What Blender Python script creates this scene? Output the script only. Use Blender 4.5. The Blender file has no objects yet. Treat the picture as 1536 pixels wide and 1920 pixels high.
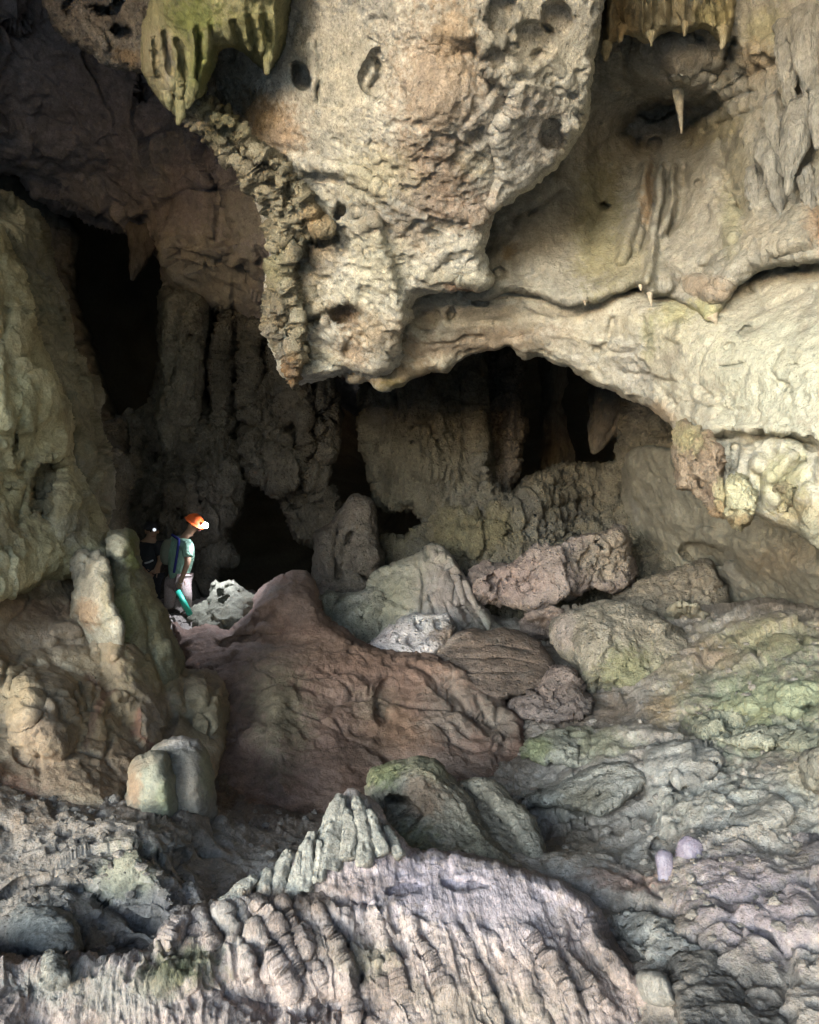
import bpy, bmesh, math, random
import numpy as np
from mathutils import Vector

random.seed(4)
SC = bpy.context.scene
COL = SC.collection

# ------------------------------------------------------------------ camera, sky, sun, exposure
F, CX, CY, CZ = 1540.0, 768.0, 960.0, 1.7      # focal length and centre of the photograph, camera height
cam = bpy.data.cameras.new('camera')
cam_o = bpy.data.objects.new('camera', cam); COL.objects.link(cam_o)
cam.sensor_fit = 'HORIZONTAL'; cam.sensor_width = 36.0; cam.lens = 36.0 * F / 1536.0
cam.clip_start = 0.05; cam.clip_end = 2000
cam_o.location = (0, 0, CZ); cam_o.rotation_euler = (math.radians(90), 0, 0)
SC.camera = cam_o

SUN_EL, SUN_AZ = math.radians(11), math.radians(213)   # azimuth clockwise from +Y: behind the camera, to the left
w = bpy.data.worlds.new('World'); SC.world = w; w.use_nodes = True
nt = w.node_tree; nt.nodes.clear()
sky = nt.nodes.new('ShaderNodeTexSky'); sky.sky_type = 'NISHITA'; sky.sun_disc = False
sky.sun_elevation = SUN_EL; sky.sun_rotation = SUN_AZ
sky.dust_density = 1.0; sky.air_density = 1.0; sky.ozone_density = 2.5
bg = nt.nodes.new('ShaderNodeBackground'); bg.inputs['Strength'].default_value = 0.15
wo = nt.nodes.new('ShaderNodeOutputWorld')
nt.links.new(sky.outputs[0], bg.inputs[0]); nt.links.new(bg.outputs[0], wo.inputs[0])

sun = bpy.data.lights.new('sun', 'SUN'); sun.energy = 1.0; sun.angle = math.radians(36)
sun.color = (0.76, 0.94, 1.0)
sun_o = bpy.data.objects.new('sun', sun); COL.objects.link(sun_o)
sd = Vector((math.sin(SUN_AZ) * math.cos(SUN_EL), math.cos(SUN_AZ) * math.cos(SUN_EL), math.sin(SUN_EL)))
sun_o.rotation_euler = sd.to_track_quat('Z', 'Y').to_euler()

SC.view_settings.view_transform = 'Standard'; SC.view_settings.look = 'None'
SC.view_settings.gamma = 1.0; SC.view_settings.use_curve_mapping = False
SC.view_settings.exposure = 2.95
SC.cycles.use_denoising = True
try:
    SC.cycles.denoiser = 'OPENIMAGEDENOISE'; SC.cycles.denoising_prefilter = 'ACCURATE'
except Exception:
    pass
SC.cycles.max_bounces = 8; SC.cycles.diffuse_bounces = 3
SC.cycles.sample_clamp_indirect = 6.0

# ------------------------------------------------------------------ noise
_rng = np.random.RandomState(7)
_perm = _rng.permutation(256).astype(np.int32); _perm = np.concatenate([_perm, _perm, _perm])
_g = _rng.normal(size=(256, 3)); _g /= np.linalg.norm(_g, axis=1)[:, None]; _g = _g.astype(np.float32)

def perlin(P):
    Pi = np.floor(P).astype(np.int32); f = (P - Pi).astype(np.float32)
    u = f * f * f * (f * (f * 6 - 15) + 10)
    x0, y0, z0 = Pi[:, 0] & 255, Pi[:, 1] & 255, Pi[:, 2] & 255
    def g(ix, iy, iz):
        h = _perm[_perm[_perm[(x0 + ix) & 255] + ((y0 + iy) & 255)] + ((z0 + iz) & 255)]
        G = _g[h]
        return G[:, 0] * (f[:, 0] - ix) + G[:, 1] * (f[:, 1] - iy) + G[:, 2] * (f[:, 2] - iz)
    def lerp(a, b, t): return a + (b - a) * t
    x00 = lerp(g(0,0,0), g(1,0,0), u[:, 0]); x10 = lerp(g(0,1,0), g(1,1,0), u[:, 0])
    x01 = lerp(g(0,0,1), g(1,0,1), u[:, 0]); x11 = lerp(g(0,1,1), g(1,1,1), u[:, 0])
    return 1.5 * lerp(lerp(x00, x10, u[:, 1]), lerp(x01, x11, u[:, 1]), u[:, 2])

def aniso(P, an):
    if len(an) == 5: P = P + np.stack([an[4] * P[:, 2], P[:, 0] * 0, P[:, 0] * 0], 1)   # slanting downwards
    if len(an) == 4:                                   # stretch along a direction turned about the vertical
        c, s_ = math.cos(math.radians(an[3])), math.sin(math.radians(an[3]))
        P = np.stack([P[:, 0] * c + P[:, 1] * s_, -P[:, 0] * s_ + P[:, 1] * c, P[:, 2]], 1).astype(np.float32)
    return P * np.array(an[:3], np.float32)

def fbm(P, freq, octv=4, seed=0, an=(1, 1, 1), kind='f', gain=0.5):
    Q = aniso(P, an) * freq + np.float32(seed * 17.31)
    s = np.zeros(len(P), np.float32); a = 1.0; tot = 0
    for _ in range(octv):
        n = perlin(Q)
        if kind == 'r': n = 1 - 2 * np.abs(n)          # ridged
        elif kind == 'b': n = 2 * np.abs(n) - 0.6       # billow: rounded lumps with creases
        s += a * n; tot += a; a *= gain; Q = Q * 2.03 + 11.7
    return s / tot

def pits(P, freq, frac=0.5, seed=0, an=(1, 1, 1)):
    """0..1 field of round hollows scattered in space"""
    Q = aniso(P, an) * freq + np.float32(seed * 5.3)
    Qi = np.floor(Q).astype(np.int32); best = np.zeros(len(P), np.float32)
    for dx in (-1, 0, 1):
        for dy in (-1, 0, 1):
            for dz in (-1, 0, 1):
                c = Qi + np.array([dx, dy, dz])
                h = _perm[_perm[_perm[c[:, 0] & 255] + (c[:, 1] & 255)] + (c[:, 2] & 255)]
                r = _jit[h]
                d = np.linalg.norm(Q - (c + r[:, :3]), axis=1) / (0.15 + 0.55 * r[:, 3])
                v = np.where(r[:, 4] < frac, np.sqrt(np.clip(1 - d * d, 0, 1)), 0)
                best = np.maximum(best, v * (0.4 + 0.6 * r[:, 3]))
    return best
def cells(P, freq, seed=0, an=(1, 1, 1)):
    """broken planes (each cell a facet with its own tilt) and the closeness to a fracture line"""
    Q = aniso(P, an) * freq + np.float32(seed * 3.7)
    Qi = np.floor(Q).astype(np.int32); n = len(P)
    f1 = np.full(n, 9., np.float32); f2 = np.full(n, 9., np.float32); tilt = np.zeros(n, np.float32)
    for dx in (-1, 0, 1):
        for dy in (-1, 0, 1):
            for dz in (-1, 0, 1):
                c = Qi + np.array([dx, dy, dz])
                h = _perm[_perm[_perm[c[:, 0] & 255] + (c[:, 1] & 255)] + (c[:, 2] & 255)]
                D = Q - (c + _jit[h][:, :3]); d = np.sqrt((D * D).sum(1))
                u = d < f1
                f2 = np.where(u, f1, np.minimum(f2, d)); f1 = np.where(u, d, f1)
                tilt = np.where(u, (D * _g[(h * 7 + 3) & 255]).sum(1) + 0.5 * (_jit[h][:, 4] - .5), tilt)
    return tilt, f2 - f1
_jit = _rng.rand(256, 5).astype(np.float32)

def smooth(a, b, x):
    t = np.clip((x - a) / (b - a), 0, 1); return t * t * (3 - 2 * t)

# ------------------------------------------------------------------ space
def unproj(px, py, d):
    return np.stack([(px - CX) / F * d, d, CZ + (CY - py) / F * d], axis=-1)
def at(px, py, d):
    return Vector(((px - CX) / F * d, d, CZ + (CY - py) / F * d))

def spline(pts, spacing=6.0, closed=True):
    p = np.array(pts, float); n = len(p); out = []
    for i in range(n if closed else n - 1):
        if closed: a, b, c, d = p[i - 1], p[i], p[(i + 1) % n], p[(i + 2) % n]
        else: a, b, c, d = p[max(i - 1, 0)], p[i], p[i + 1], p[min(i + 2, n - 1)]
        k = max(1, int(np.hypot(*(c - b)) / spacing))
        t = (np.arange(k) / k)[:, None]; m1 = 0.4 * (c - a); m2 = 0.4 * (d - b)
        out.append((2 * t ** 3 - 3 * t * t + 1) * b + (t ** 3 - 2 * t * t + t) * m1 + (-2 * t ** 3 + 3 * t * t) * c + (t ** 3 - t * t) * m2)
    out = np.concatenate(out)
    if not closed: out = np.concatenate([out, p[-1:]])
    return out

def seg_dist(X, Y, poly, closed):
    """distance to a polyline, the nearest point on it and the side"""
    A = poly if closed else poly[:-1]; B = np.roll(poly, -1, axis=0) if closed else poly[1:]
    n = len(X); best = np.full(n, 1e18); nx = np.zeros(n); ny = np.zeros(n); side = np.zeros(n)
    par = np.zeros(n)
    m = len(A)
    for k in range(m):
        ax, ay = A[k]; bx, by = B[k]; ex, ey = bx - ax, by - ay; L = ex * ex + ey * ey
        if L < 1e-9: continue
        t = np.clip(((X - ax) * ex + (Y - ay) * ey) / L, 0, 1)
        qx, qy = ax + t * ex, ay + t * ey; d = (X - qx) ** 2 + (Y - qy) ** 2
        u = d < best
        best[u] = d[u]; nx[u] = qx[u]; ny[u] = qy[u]; par[u] = ((k + t) / m)[u]
        side[u] = np.sign(ex * (Y - ay) - ey * (X - ax))[u]
    return np.sqrt(best), nx, ny, side, par

def inside(X, Y, poly):
    r = np.zeros(len(X), bool); A = poly; B = np.roll(poly, -1, axis=0)
    for (ax, ay), (bx, by) in zip(A, B):
        if ay == by: continue
        c = ((ay > Y) != (by > Y)) & (X < (bx - ax) * (Y - ay) / (by - ay) + ax)
        r ^= c
    return r

def rbf(ctrl):
    c = np.array(ctrl, float); P = c[:, :2] / 1000; v = 1 / c[:, 2]; n = len(c); k2 = 0.10 ** 2
    D = np.sqrt(((P[:, None] - P[None]) ** 2).sum(-1) + k2)
    A = np.zeros((n + 3, n + 3)); A[:n, :n] = D - np.eye(n) * 0.01; A[:n, n] = 1; A[:n, n + 1:n + 3] = P; A[n:, :n] = A[:n, n:].T
    s = np.linalg.solve(A, np.concatenate([v, np.zeros(3)]))
    def f(x, y):
        q = np.stack([x, y], 1) / 1000; o = np.full(len(x), s[n]) + q @ s[n + 1:]
        for i in range(n): o += s[i] * np.sqrt(((q - P[i]) ** 2).sum(1) + k2)
        return 1 / np.clip(o, 1 / 60, 1 / 0.8)
    return f

def ell(x, y, cx, cy, rx, ry, rot):
    c, s = math.cos(math.radians(rot)), math.sin(math.radians(rot))
    u = (x - cx) * c + (y - cy) * s; v = -(x - cx) * s + (y - cy) * c
    return np.sqrt((u / rx) ** 2 + (v / ry) ** 2)

def relief(x, y, feats):
    """sculpted forms; returns metres towards the viewer's side"""
    h = np.zeros(len(x))
    P = np.stack([x / 45, y / 45, x * 0], 1).astype(np.float32)
    wx = x + 5.5 * perlin(P) + 2.4 * perlin(P * 3); wy = y + 5.5 * perlin(P + 31.4) + 2.4 * perlin(P * 3 + 9.1)
    for f in feats:
        k = f[0]
        if k in 'bpde':
            _, cx, cy, rx, ry, rot, a = f
            R = max(rx, ry) * (2.4 if k == 'b' else 1.35) + 12
            m = np.nonzero((np.abs(x - cx) < R) & (np.abs(y - cy) < R))[0]
            if not len(m): continue
            r = ell(wx[m], wy[m], cx, cy, rx, ry, rot)
            if k == 'b': h[m] += a * np.exp(-r * r)
            elif k == 'p': h[m] -= a * smooth(0, 0.75, np.sqrt(np.clip(1 - r * r, 0, 1)))
            elif k == 'd': h[m] += a * np.clip(1 - r * r, 0, 1) ** 0.85
            else: h[m] += a * (1 - smooth(0.7, 1.15, r))
        else:
            _, pts, wd, a = f[:4]
            q = spline(pts, 14, False); R = wd * 4 + 10
            if k == 's': R = f[4] * 2.2
            m = np.nonzero((x > q[:, 0].min() - R) & (x < q[:, 0].max() + R) & (y > q[:, 1].min() - R) & (y < q[:, 1].max() + R))[0]
            if not len(m): continue
            d, _, _, sg, par = seg_dist(wx[m], wy[m], q, False)
            fade = smooth(0, 0.12, par) * (1 - smooth(0.88, 1, par)) * 0.85 + 0.15
            if k == 'r': h[m] += a * np.exp(-(d / wd) ** 2) * fade
            elif k == 't': h[m] += a * np.exp(-d / wd) * fade
            elif k == 'c': h[m] -= a * np.exp(-(d / wd) ** 2) * fade
            elif k == 's':                                  # a ledge: the right-hand side of the line stands proud
                s = d * sg; h[m] += a * smooth(-wd, wd, s) * np.exp(-(np.maximum(s, 0) / f[4]) ** 2) * fade
    return h

# ------------------------------------------------------------------ materials
MATS = {}
def rock_mat(name, bump=1.0, fine=1.0, rough=0.85, speck=0.25, spec=0.25, pit=0.0, aniso=(1, 1, 1), sheen=None):
    if name in MATS: return MATS[name]
    m = bpy.data.materials.new(name); m.use_nodes = True; t = m.node_tree; N = t.nodes; L = t.links
    b = N['Principled BSDF']
    geo = N.new('ShaderNodeNewGeometry'); mp = N.new('ShaderNodeMapping'); mp.inputs['Scale'].default_value = aniso
    L.new(geo.outputs['Position'], mp.inputs[0]); V = mp.outputs[0]
    at_ = N.new('ShaderNodeAttribute'); at_.attribute_name = 'albedo'
    def noise(sc, det=6, rg=0.6):
        n = N.new('ShaderNodeTexNoise'); n.inputs['Scale'].default_value = sc; n.inputs['Detail'].default_value = det
        n.inputs['Roughness'].default_value = rg; L.new(V, n.inputs['Vector']); return n
    n1 = noise(9, 8, 0.68); n2 = noise(55, 5, 0.7)
    n3 = noise(7, 7, 0.62); n3.noise_type = 'RIDGED_MULTIFRACTAL'; n3.inputs['Lacunarity'].default_value = 2.2
    mr = N.new('ShaderNodeMapRange'); mr.inputs[1].default_value = 0.3; mr.inputs[2].default_value = 0.7
    mr.inputs[3].default_value = 1 - speck; mr.inputs[4].default_value = 1 + speck; L.new(n2.outputs[0], mr.inputs[0])
    mr2 = N.new('ShaderNodeMapRange'); mr2.inputs[1].default_value = 0.3; mr2.inputs[2].default_value = 0.7
    mr2.inputs[3].default_value = 1 - speck * 0.8; mr2.inputs[4].default_value = 1 + speck * 0.8; L.new(n1.outputs[0], mr2.inputs[0])
    mu = N.new('ShaderNodeMath'); mu.operation = 'MULTIPLY'; L.new(mr.outputs[0], mu.inputs[0]); L.new(mr2.outputs[0], mu.inputs[1])
    n4 = noise(24, 9, 0.78)                          # pale crystalline flecks and dark grains
    cr = N.new('ShaderNodeValToRGB'); e = cr.color_ramp.elements
    e[0].position = 0.36; e[0].color = (1 - 1.7 * speck,) * 3 + (1,); e[1].position = 0.64; e[1].color = (1 + 1.2 * speck,) * 3 + (1,)
    q = e.new(0.45); q.color = (1, 1, 1, 1); q = e.new(0.56); q.color = (1, 1, 1, 1)
    L.new(n4.outputs[0], cr.inputs[0])
    mu2 = N.new('ShaderNodeMath'); mu2.operation = 'MULTIPLY'; L.new(mu.outputs[0], mu2.inputs[0]); L.new(cr.outputs[0], mu2.inputs[1]); mu = mu2
    vm = N.new('ShaderNodeVectorMath'); vm.operation = 'SCALE'; L.new(at_.outputs['Color'], vm.inputs[0]); L.new(mu.outputs[0], vm.inputs['Scale'])
    L.new(vm.outputs[0], b.inputs['Base Color'])
    rr = N.new('ShaderNodeMapRange'); rr.inputs[1].default_value = 0.35; rr.inputs[2].default_value = 0.65
    rr.inputs[3].default_value = rough - 0.1; rr.inputs[4].default_value = min(1, rough + 0.1)
    L.new(n1.outputs[0], rr.inputs[0]); L.new(rr.outputs[0], b.inputs['Roughness'])
    b.inputs['Specular IOR Level'].default_value = spec
    b1 = N.new('ShaderNodeBump'); b1.inputs['Strength'].default_value = 0.9; b1.inputs['Distance'].default_value = 0.075 * bump
    ad = N.new('ShaderNodeMath'); ad.operation = 'MULTIPLY_ADD'; ad.inputs[1].default_value = 0.16
    L.new(n3.outputs[0], ad.inputs[0]); L.new(n1.outputs[0], ad.inputs[2])
    L.new(ad.outputs[0], b1.inputs['Height'])
    b2 = N.new('ShaderNodeBump'); b2.inputs['Strength'].default_value = 0.9; b2.inputs['Distance'].default_value = 0.016 * fine
    L.new(n2.outputs[0], b2.inputs['Height']); L.new(b1.outputs[0], b2.inputs['Normal'])
    out = b2
    if pit > 0:
        v = N.new('ShaderNodeTexVoronoi'); v.inputs['Scale'].default_value = 14; L.new(V, v.inputs['Vector'])
        mx = N.new('ShaderNodeMapRange'); mx.inputs[1].default_value = 0.08; mx.inputs[2].default_value = 0.34; L.new(v.outputs['Distance'], mx.inputs[0])
        b3 = N.new('ShaderNodeBump'); b3.inputs['Strength'].default_value = 0.9; b3.inputs['Distance'].default_value = 0.03 * pit
        L.new(mx.outputs[0], b3.inputs['Height']); L.new(b2.outputs[0], b3.inputs['Normal']); out = b3
    L.new(out.outputs[0], b.inputs['Normal'])
    MATS[name] = m; return m

def plain_mat(name, col, rough=0.7, var=0.15, scale=30, emit=0, spec=0.3, bump=0.004):
    m = bpy.data.materials.new(name); m.use_nodes = True; t = m.node_tree; N = t.nodes; L = t.links; b = N['Principled BSDF']
    n = N.new('ShaderNodeTexNoise'); n.inputs['Scale'].default_value = scale; n.inputs['Detail'].default_value = 5
    mr = N.new('ShaderNodeMapRange'); mr.inputs[3].default_value = 1 - var; mr.inputs[4].default_value = 1 + var; L.new(n.outputs[0], mr.inputs[0])
    vm = N.new('ShaderNodeVectorMath'); vm.operation = 'SCALE'; vm.inputs[0].default_value = col; L.new(mr.outputs[0], vm.inputs['Scale'])
    L.new(vm.outputs[0], b.inputs['Base Color']); b.inputs['Roughness'].default_value = rough; b.inputs['Specular IOR Level'].default_value = spec
    bp = N.new('ShaderNodeBump'); bp.inputs['Distance'].default_value = bump; bp.inputs['Strength'].default_value = 0.6
    L.new(n.outputs[0], bp.inputs['Height']); L.new(bp.outputs[0], b.inputs['Normal'])
    if emit:
        b.inputs['Emission Color'].default_value = (0.85, 0.9, 1, 1); b.inputs['Emission Strength'].default_value = emit
    return m

# ------------------------------------------------------------------ colour of the stone (lichen, clay, iron, calcite), with some light and shade put in
SAT = 0.62
def albedo(P, px, py, pal, patches=()):
    A, B, C = [np.array(c, np.float32) for c in pal[:3]]
    n1 = fbm(P, pal[3] if len(pal) > 3 else 0.9, 5, 3, gain=0.6); n2 = fbm(P, 2.3, 5, 8, gain=0.65); n3 = fbm(P, 11, 3, 5, gain=0.7)
    c = A + (B - A) * smooth(-0.28, 0.28, n1 + 0.25 * n3)[:, None]
    c = c + (C - c) * (smooth(0.0, 0.38, n2 + 0.25 * n3) * 0.8)[:, None]
    l = (c @ np.array([0.3, 0.5, 0.2], np.float32))[:, None]; c = l + (c - l) * SAT
    if len(patches):
        e = 0.75 * fbm(P, 26, 2, 11) + 0.8 * n2 + 0.55 * n3
        for p in patches:
            if p[0] == 'line':
                _, pts, wd, col, st = p
                q = spline(pts, 14, False); R = wd * 3
                m = np.nonzero((px > q[:, 0].min() - R) & (px < q[:, 0].max() + R) & (py > q[:, 1].min() - R) & (py < q[:, 1].max() + R))[0]
                if not len(m): continue
                d = seg_dist(px[m], py[m], q, False)[0] / wd
                k = (1 - smooth(0.2, 1.5, d + 0.8 * e[m])) * st * 0.75
            else:
                cx, cy, rx, ry, rot, col, st = p; R = max(rx, ry) * 2.2
                m = np.nonzero((np.abs(px - cx) < R) & (np.abs(py - cy) < R))[0]
                if not len(m): continue
                r = ell(px[m], py[m], cx, cy, rx, ry, rot)
                k = (1 - smooth(0.35, 1.4, r + 0.9 * e[m])) * st * 0.92
            col = np.array(col, np.float32); col = col.mean() + (col - col.mean()) * 0.85
            c[m] += (col - c[m]) * k[:, None]
    st_ = smooth(0.05, 0.5, fbm(P, 4.5, 4, 21, (1, 1, 0.14)) + 0.35 * n2)      # seepage stains running down the stone
    gr = smooth(0.15, 0.45, fbm(P, 0.7, 4, 33) + 0.2 * n3)                      # grey weathered areas
    c = c * (1 - 0.30 * st_)[:, None]
    c = c + (c.mean(1, keepdims=True) * 0.95 - c) * (0.55 * gr)[:, None]
    return np.clip(c * (1 + 0.25 * n3)[:, None], 0.008, 0.85)

# ------------------------------------------------------------------ mesh output
def emit(name, V, tris, quads, mat, alb, parent=None, label=None, cat=None, group=None, kind=None, smooth_shade=True):
    me = bpy.data.meshes.new(name)
    nt_, nq = len(tris), len(quads); V = np.ascontiguousarray(V, np.float32)
    o0 = V.mean(0) if parent is None else np.zeros(3, np.float32)
    base = np.array([o0[0], o0[1], V[:, 2].min()], np.float32) if parent is None else np.array(parent.location, np.float32)
    me.vertices.add(len(V)); me.vertices.foreach_set('co', (V - base).ravel())
    idx = np.concatenate([np.asarray(tris, np.int32).ravel(), np.asarray(quads, np.int32).ravel()]).astype(np.int32)
    me.loops.add(len(idx)); me.loops.foreach_set('vertex_index', idx)
    st = np.concatenate([np.arange(nt_) * 3, nt_ * 3 + np.arange(nq) * 4]).astype(np.int32)
    me.polygons.add(nt_ + nq); me.polygons.foreach_set('loop_start', st)
    me.polygons.foreach_set('use_smooth', np.full(nt_ + nq, smooth_shade))
    me.update(calc_edges=True); me.validate()
    if alb is not None:
        a = me.attributes.new('albedo', 'FLOAT_COLOR', 'POINT')
        a.data.foreach_set('color', np.concatenate([alb, np.ones((len(alb), 1), np.float32)], 1).astype(np.float32).ravel())
    me.materials.append(mat)
    ob = bpy.data.objects.new(name, me); COL.objects.link(ob)
    if parent is None: ob.location = base
    else: ob.parent = parent
    tag(ob, label, cat, group, kind)
    return ob

def tag(o, label=None, cat=None, group=None, kind=None):
    if label: o['label'] = label
    if cat: o['category'] = cat
    if group: o['group'] = group
    if kind: o['kind'] = kind
    return o

def vnormals(V, tris, quads):
    N = np.zeros_like(V)
    T = [np.asarray(tris, int).reshape(-1, 3)]
    if len(quads): q = np.asarray(quads, int); T += [q[:, [0, 1, 2]], q[:, [0, 2, 3]]]
    T = np.concatenate(T); n = np.cross(V[T[:, 1]] - V[T[:, 0]], V[T[:, 2]] - V[T[:, 0]])
    for k in range(3):
        for a in range(3): N[:, a] += np.bincount(T[:, k], n[:, a], len(V))
    return N / np.maximum(np.linalg.norm(N, axis=1), 1e-12)[:, None]

def disp_field(P, specs):
    h = np.zeros(len(P), np.float32)
    for s in specs:
        k, fr, am = s[0], s[1], s[2]; o = s[3] if len(s) > 3 else 4; an = s[4] if len(s) > 4 else (1, 1, 1)
        if k == 'k': h += am * cells(P + 0.12 / fr * np.stack([perlin(P * fr * 2), perlin(P * fr * 2 + 5), perlin(P * fr * 2 + 8)], 1), fr, int(fr * 5), an)[0]
        elif k == 'x':
            W = P + 0.25 / fr * np.stack([perlin(P * fr * 1.5), perlin(P * fr * 1.5 + 5), perlin(P * fr * 1.5 + 8)], 1)
            h -= am * (1 - smooth(0.0, 0.10, cells(W, fr, int(fr * 9), an)[1])) * smooth(-0.15, 0.25, perlin(P * fr * 0.6 + 3))
        elif k == 'p': h -= am * pits(P, fr, o, int(fr * 3), an)
        else:
            n = fbm(P, fr, o, int(fr * 7), an, k, 0.52)
            h += am * n
    return h

def ticks(lo, hi, a, b, step):
    inn = np.arange(max(lo, a), min(hi, b) + step * 0.5, step)
    out = list(inn); s = step; x = inn[0]
    while x > lo: s = min(s * 1.2, 12); x -= s; out.insert(0, x)
    s = step; x = inn[-1]
    while x < hi: s = min(s * 1.2, 12); x += s; out.append(x)
    return np.array(out)

def mass(name, outline, ctrl, mat, pal, feats=(), disp=(), patches=(), quiet=(), edge=(40, 0.5), thick=1.2, step=2.6, warp=0.0, rough_edge=4.0, **tags):
    poly = spline(outline, 7.0)
    if rough_edge:
        pp = np.stack([poly[:, 0] / 30, poly[:, 1] / 30, poly[:, 0] * 0 + len(name)], 1).astype(np.float32)
        poly = poly + rough_edge * np.stack([perlin(pp) + 0.6 * perlin(pp * 2.7) + 0.4 * perlin(pp * 6), perlin(pp + 40.2) + 0.6 * perlin(pp * 2.7 + 17) + 0.4 * perlin(pp * 6 + 3)], 1)
    xs = ticks(poly[:, 0].min() - step, poly[:, 0].max() + step, -50, 1590, step)
    ys = ticks(poly[:, 1].min() - step, poly[:, 1].max() + step, -30, 1950, step)
    X, Y = np.meshgrid(xs, ys); sh = X.shape; X = X.ravel(); Y = Y.ravel()
    gx = np.gradient(xs); gy = np.gradient(ys); LS = np.maximum(*np.meshgrid(gx, gy)).ravel()
    ins = inside(X, Y, poly)
    # exact distance only near the outline, coarse far from it
    d, qx, qy, _, par_ = seg_dist(X, Y, poly, True)
    snap = (~ins) & (d < LS * 0.8)
    keep = ins | snap
    PX = np.where(snap, qx, X); PY = np.where(snap, qy, Y); t = np.where(ins, d, 0)
    id_ = np.full(len(X), -1); id_[keep] = np.arange(keep.sum()); G = id_.reshape(sh)
    a, b, c, e = G[:-1, :-1].ravel(), G[1:, :-1].ravel(), G[1:, 1:].ravel(), G[:-1, 1:].ravel()   # faces towards the viewer
    Q = np.stack([a, b, c, e], 1); ok = (Q >= 0).sum(1)
    quads = Q[ok == 4]
    T3 = Q[ok == 3]; tris = np.array([r[r >= 0] for r in T3]).reshape(-1, 3) if len(T3) else np.zeros((0, 3), int)
    px, py, t = PX[keep], PY[keep], t[keep]
    D = rbf(ctrl)(px, py)
    ex, em = edge; u = np.clip(t / ex, 0, 1)
    D = D + em * (1 - np.sqrt(np.clip(1 - (1 - u) ** 2, 0, 1)))
    D = D - relief(px, py, feats) * smooth(0, 10, t)
    P = unproj(px, py, D).astype(np.float32)
    Nn = vnormals(P.astype(float), tris, quads)
    Pq = P
    if warp: Pq = P + warp * np.stack([perlin(P * 1.7), perlin(P * 1.7 + 9), perlin(P * 1.7 + 23)], 1)
    h = disp_field(Pq, disp)
    for q in quiet: h *= 1 - q[5] * (1 - smooth(0.6, 1.2, ell(px, py, *q[:5])))
    P = P + (Nn * (h * (0.6 + 0.4 * smooth(0, 14, t)))[:, None]).astype(np.float32)
    alb = albedo(P, px, py, pal, patches)
    # the solid behind: boundary loop carried back and closed
    E = {}
    for f in list(map(tuple, quads)) + list(map(tuple, tris)):
        n = len(f)
        for i in range(n):
            k = (f[i], f[(i + 1) % n])
            if (k[1], k[0]) in E: del E[(k[1], k[0])]
            else: E[k] = 1
    E = np.array(list(E.keys()))
    bv = np.unique(E); lut = np.full(len(P), -1); lut[bv] = np.arange(len(bv)); nb = len(bv)
    m = len(poly); seg = np.minimum((par_[keep][bv] * m).astype(int), m - 1)
    ed = np.roll(poly, -3, axis=0) - np.roll(poly, 2, axis=0)
    area = 0.5 * np.sum(poly[:, 0] * np.roll(poly[:, 1], -1) - poly[:, 1] * np.roll(poly[:, 0], -1))
    nrm = np.stack([-ed[:, 1], ed[:, 0]], 1) * np.sign(area); nrm /= np.maximum(np.linalg.norm(nrm, axis=1), 1e-6)[:, None]
    n0 = len(P); rings = [P]; RA = [alb]; bx, by, bd = px[bv], py[bv], P[bv, 1]
    for off, tk in ((3, 0.35), (7, 0.75), (12, 1.0)):
        dep = bd + thick * tk
        rings.append(unproj(bx + nrm[seg, 0] * off, by + nrm[seg, 1] * off, dep).astype(np.float32)); RA.append(alb[bv])
    # coarse rear sheet
    sel = np.zeros(sh, bool); K = 5; sel[::K, ::K] = True
    rid = np.full(len(X), -1); rk = ins & sel.ravel() & (d > 8); rid[rk] = np.arange(rk.sum()); RG = rid.reshape(sh)[::K, ::K]
    rp = unproj(X[rk], Y[rk], rbf(ctrl)(X[rk], Y[rk]) + em + thick).astype(np.float32)
    RQ = np.stack([RG[:-1, :-1].ravel(), RG[:-1, 1:].ravel(), RG[1:, 1:].ravel(), RG[1:, :-1].ravel()], 1); RQ = RQ[(RQ >= 0).all(1)]
    rings.append(rp); RA.append(np.tile(alb.mean(0), (len(rp), 1)))
    V = np.concatenate(rings); AL = np.concatenate(RA)
    e0, e1 = lut[E[:, 0]], lut[E[:, 1]]
    qs = [quads, np.stack([E[:, 1], E[:, 0], n0 + e0, n0 + e1], 1)]
    for k in range(2): qs.append(np.stack([n0 + k * nb + e1, n0 + k * nb + e0, n0 + (k + 1) * nb + e0, n0 + (k + 1) * nb + e1], 1))
    qs.append(RQ + n0 + 3 * nb); tr = tris
    return emit(name, V, tr, np.concatenate(qs), mat, AL, **tags)

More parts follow.
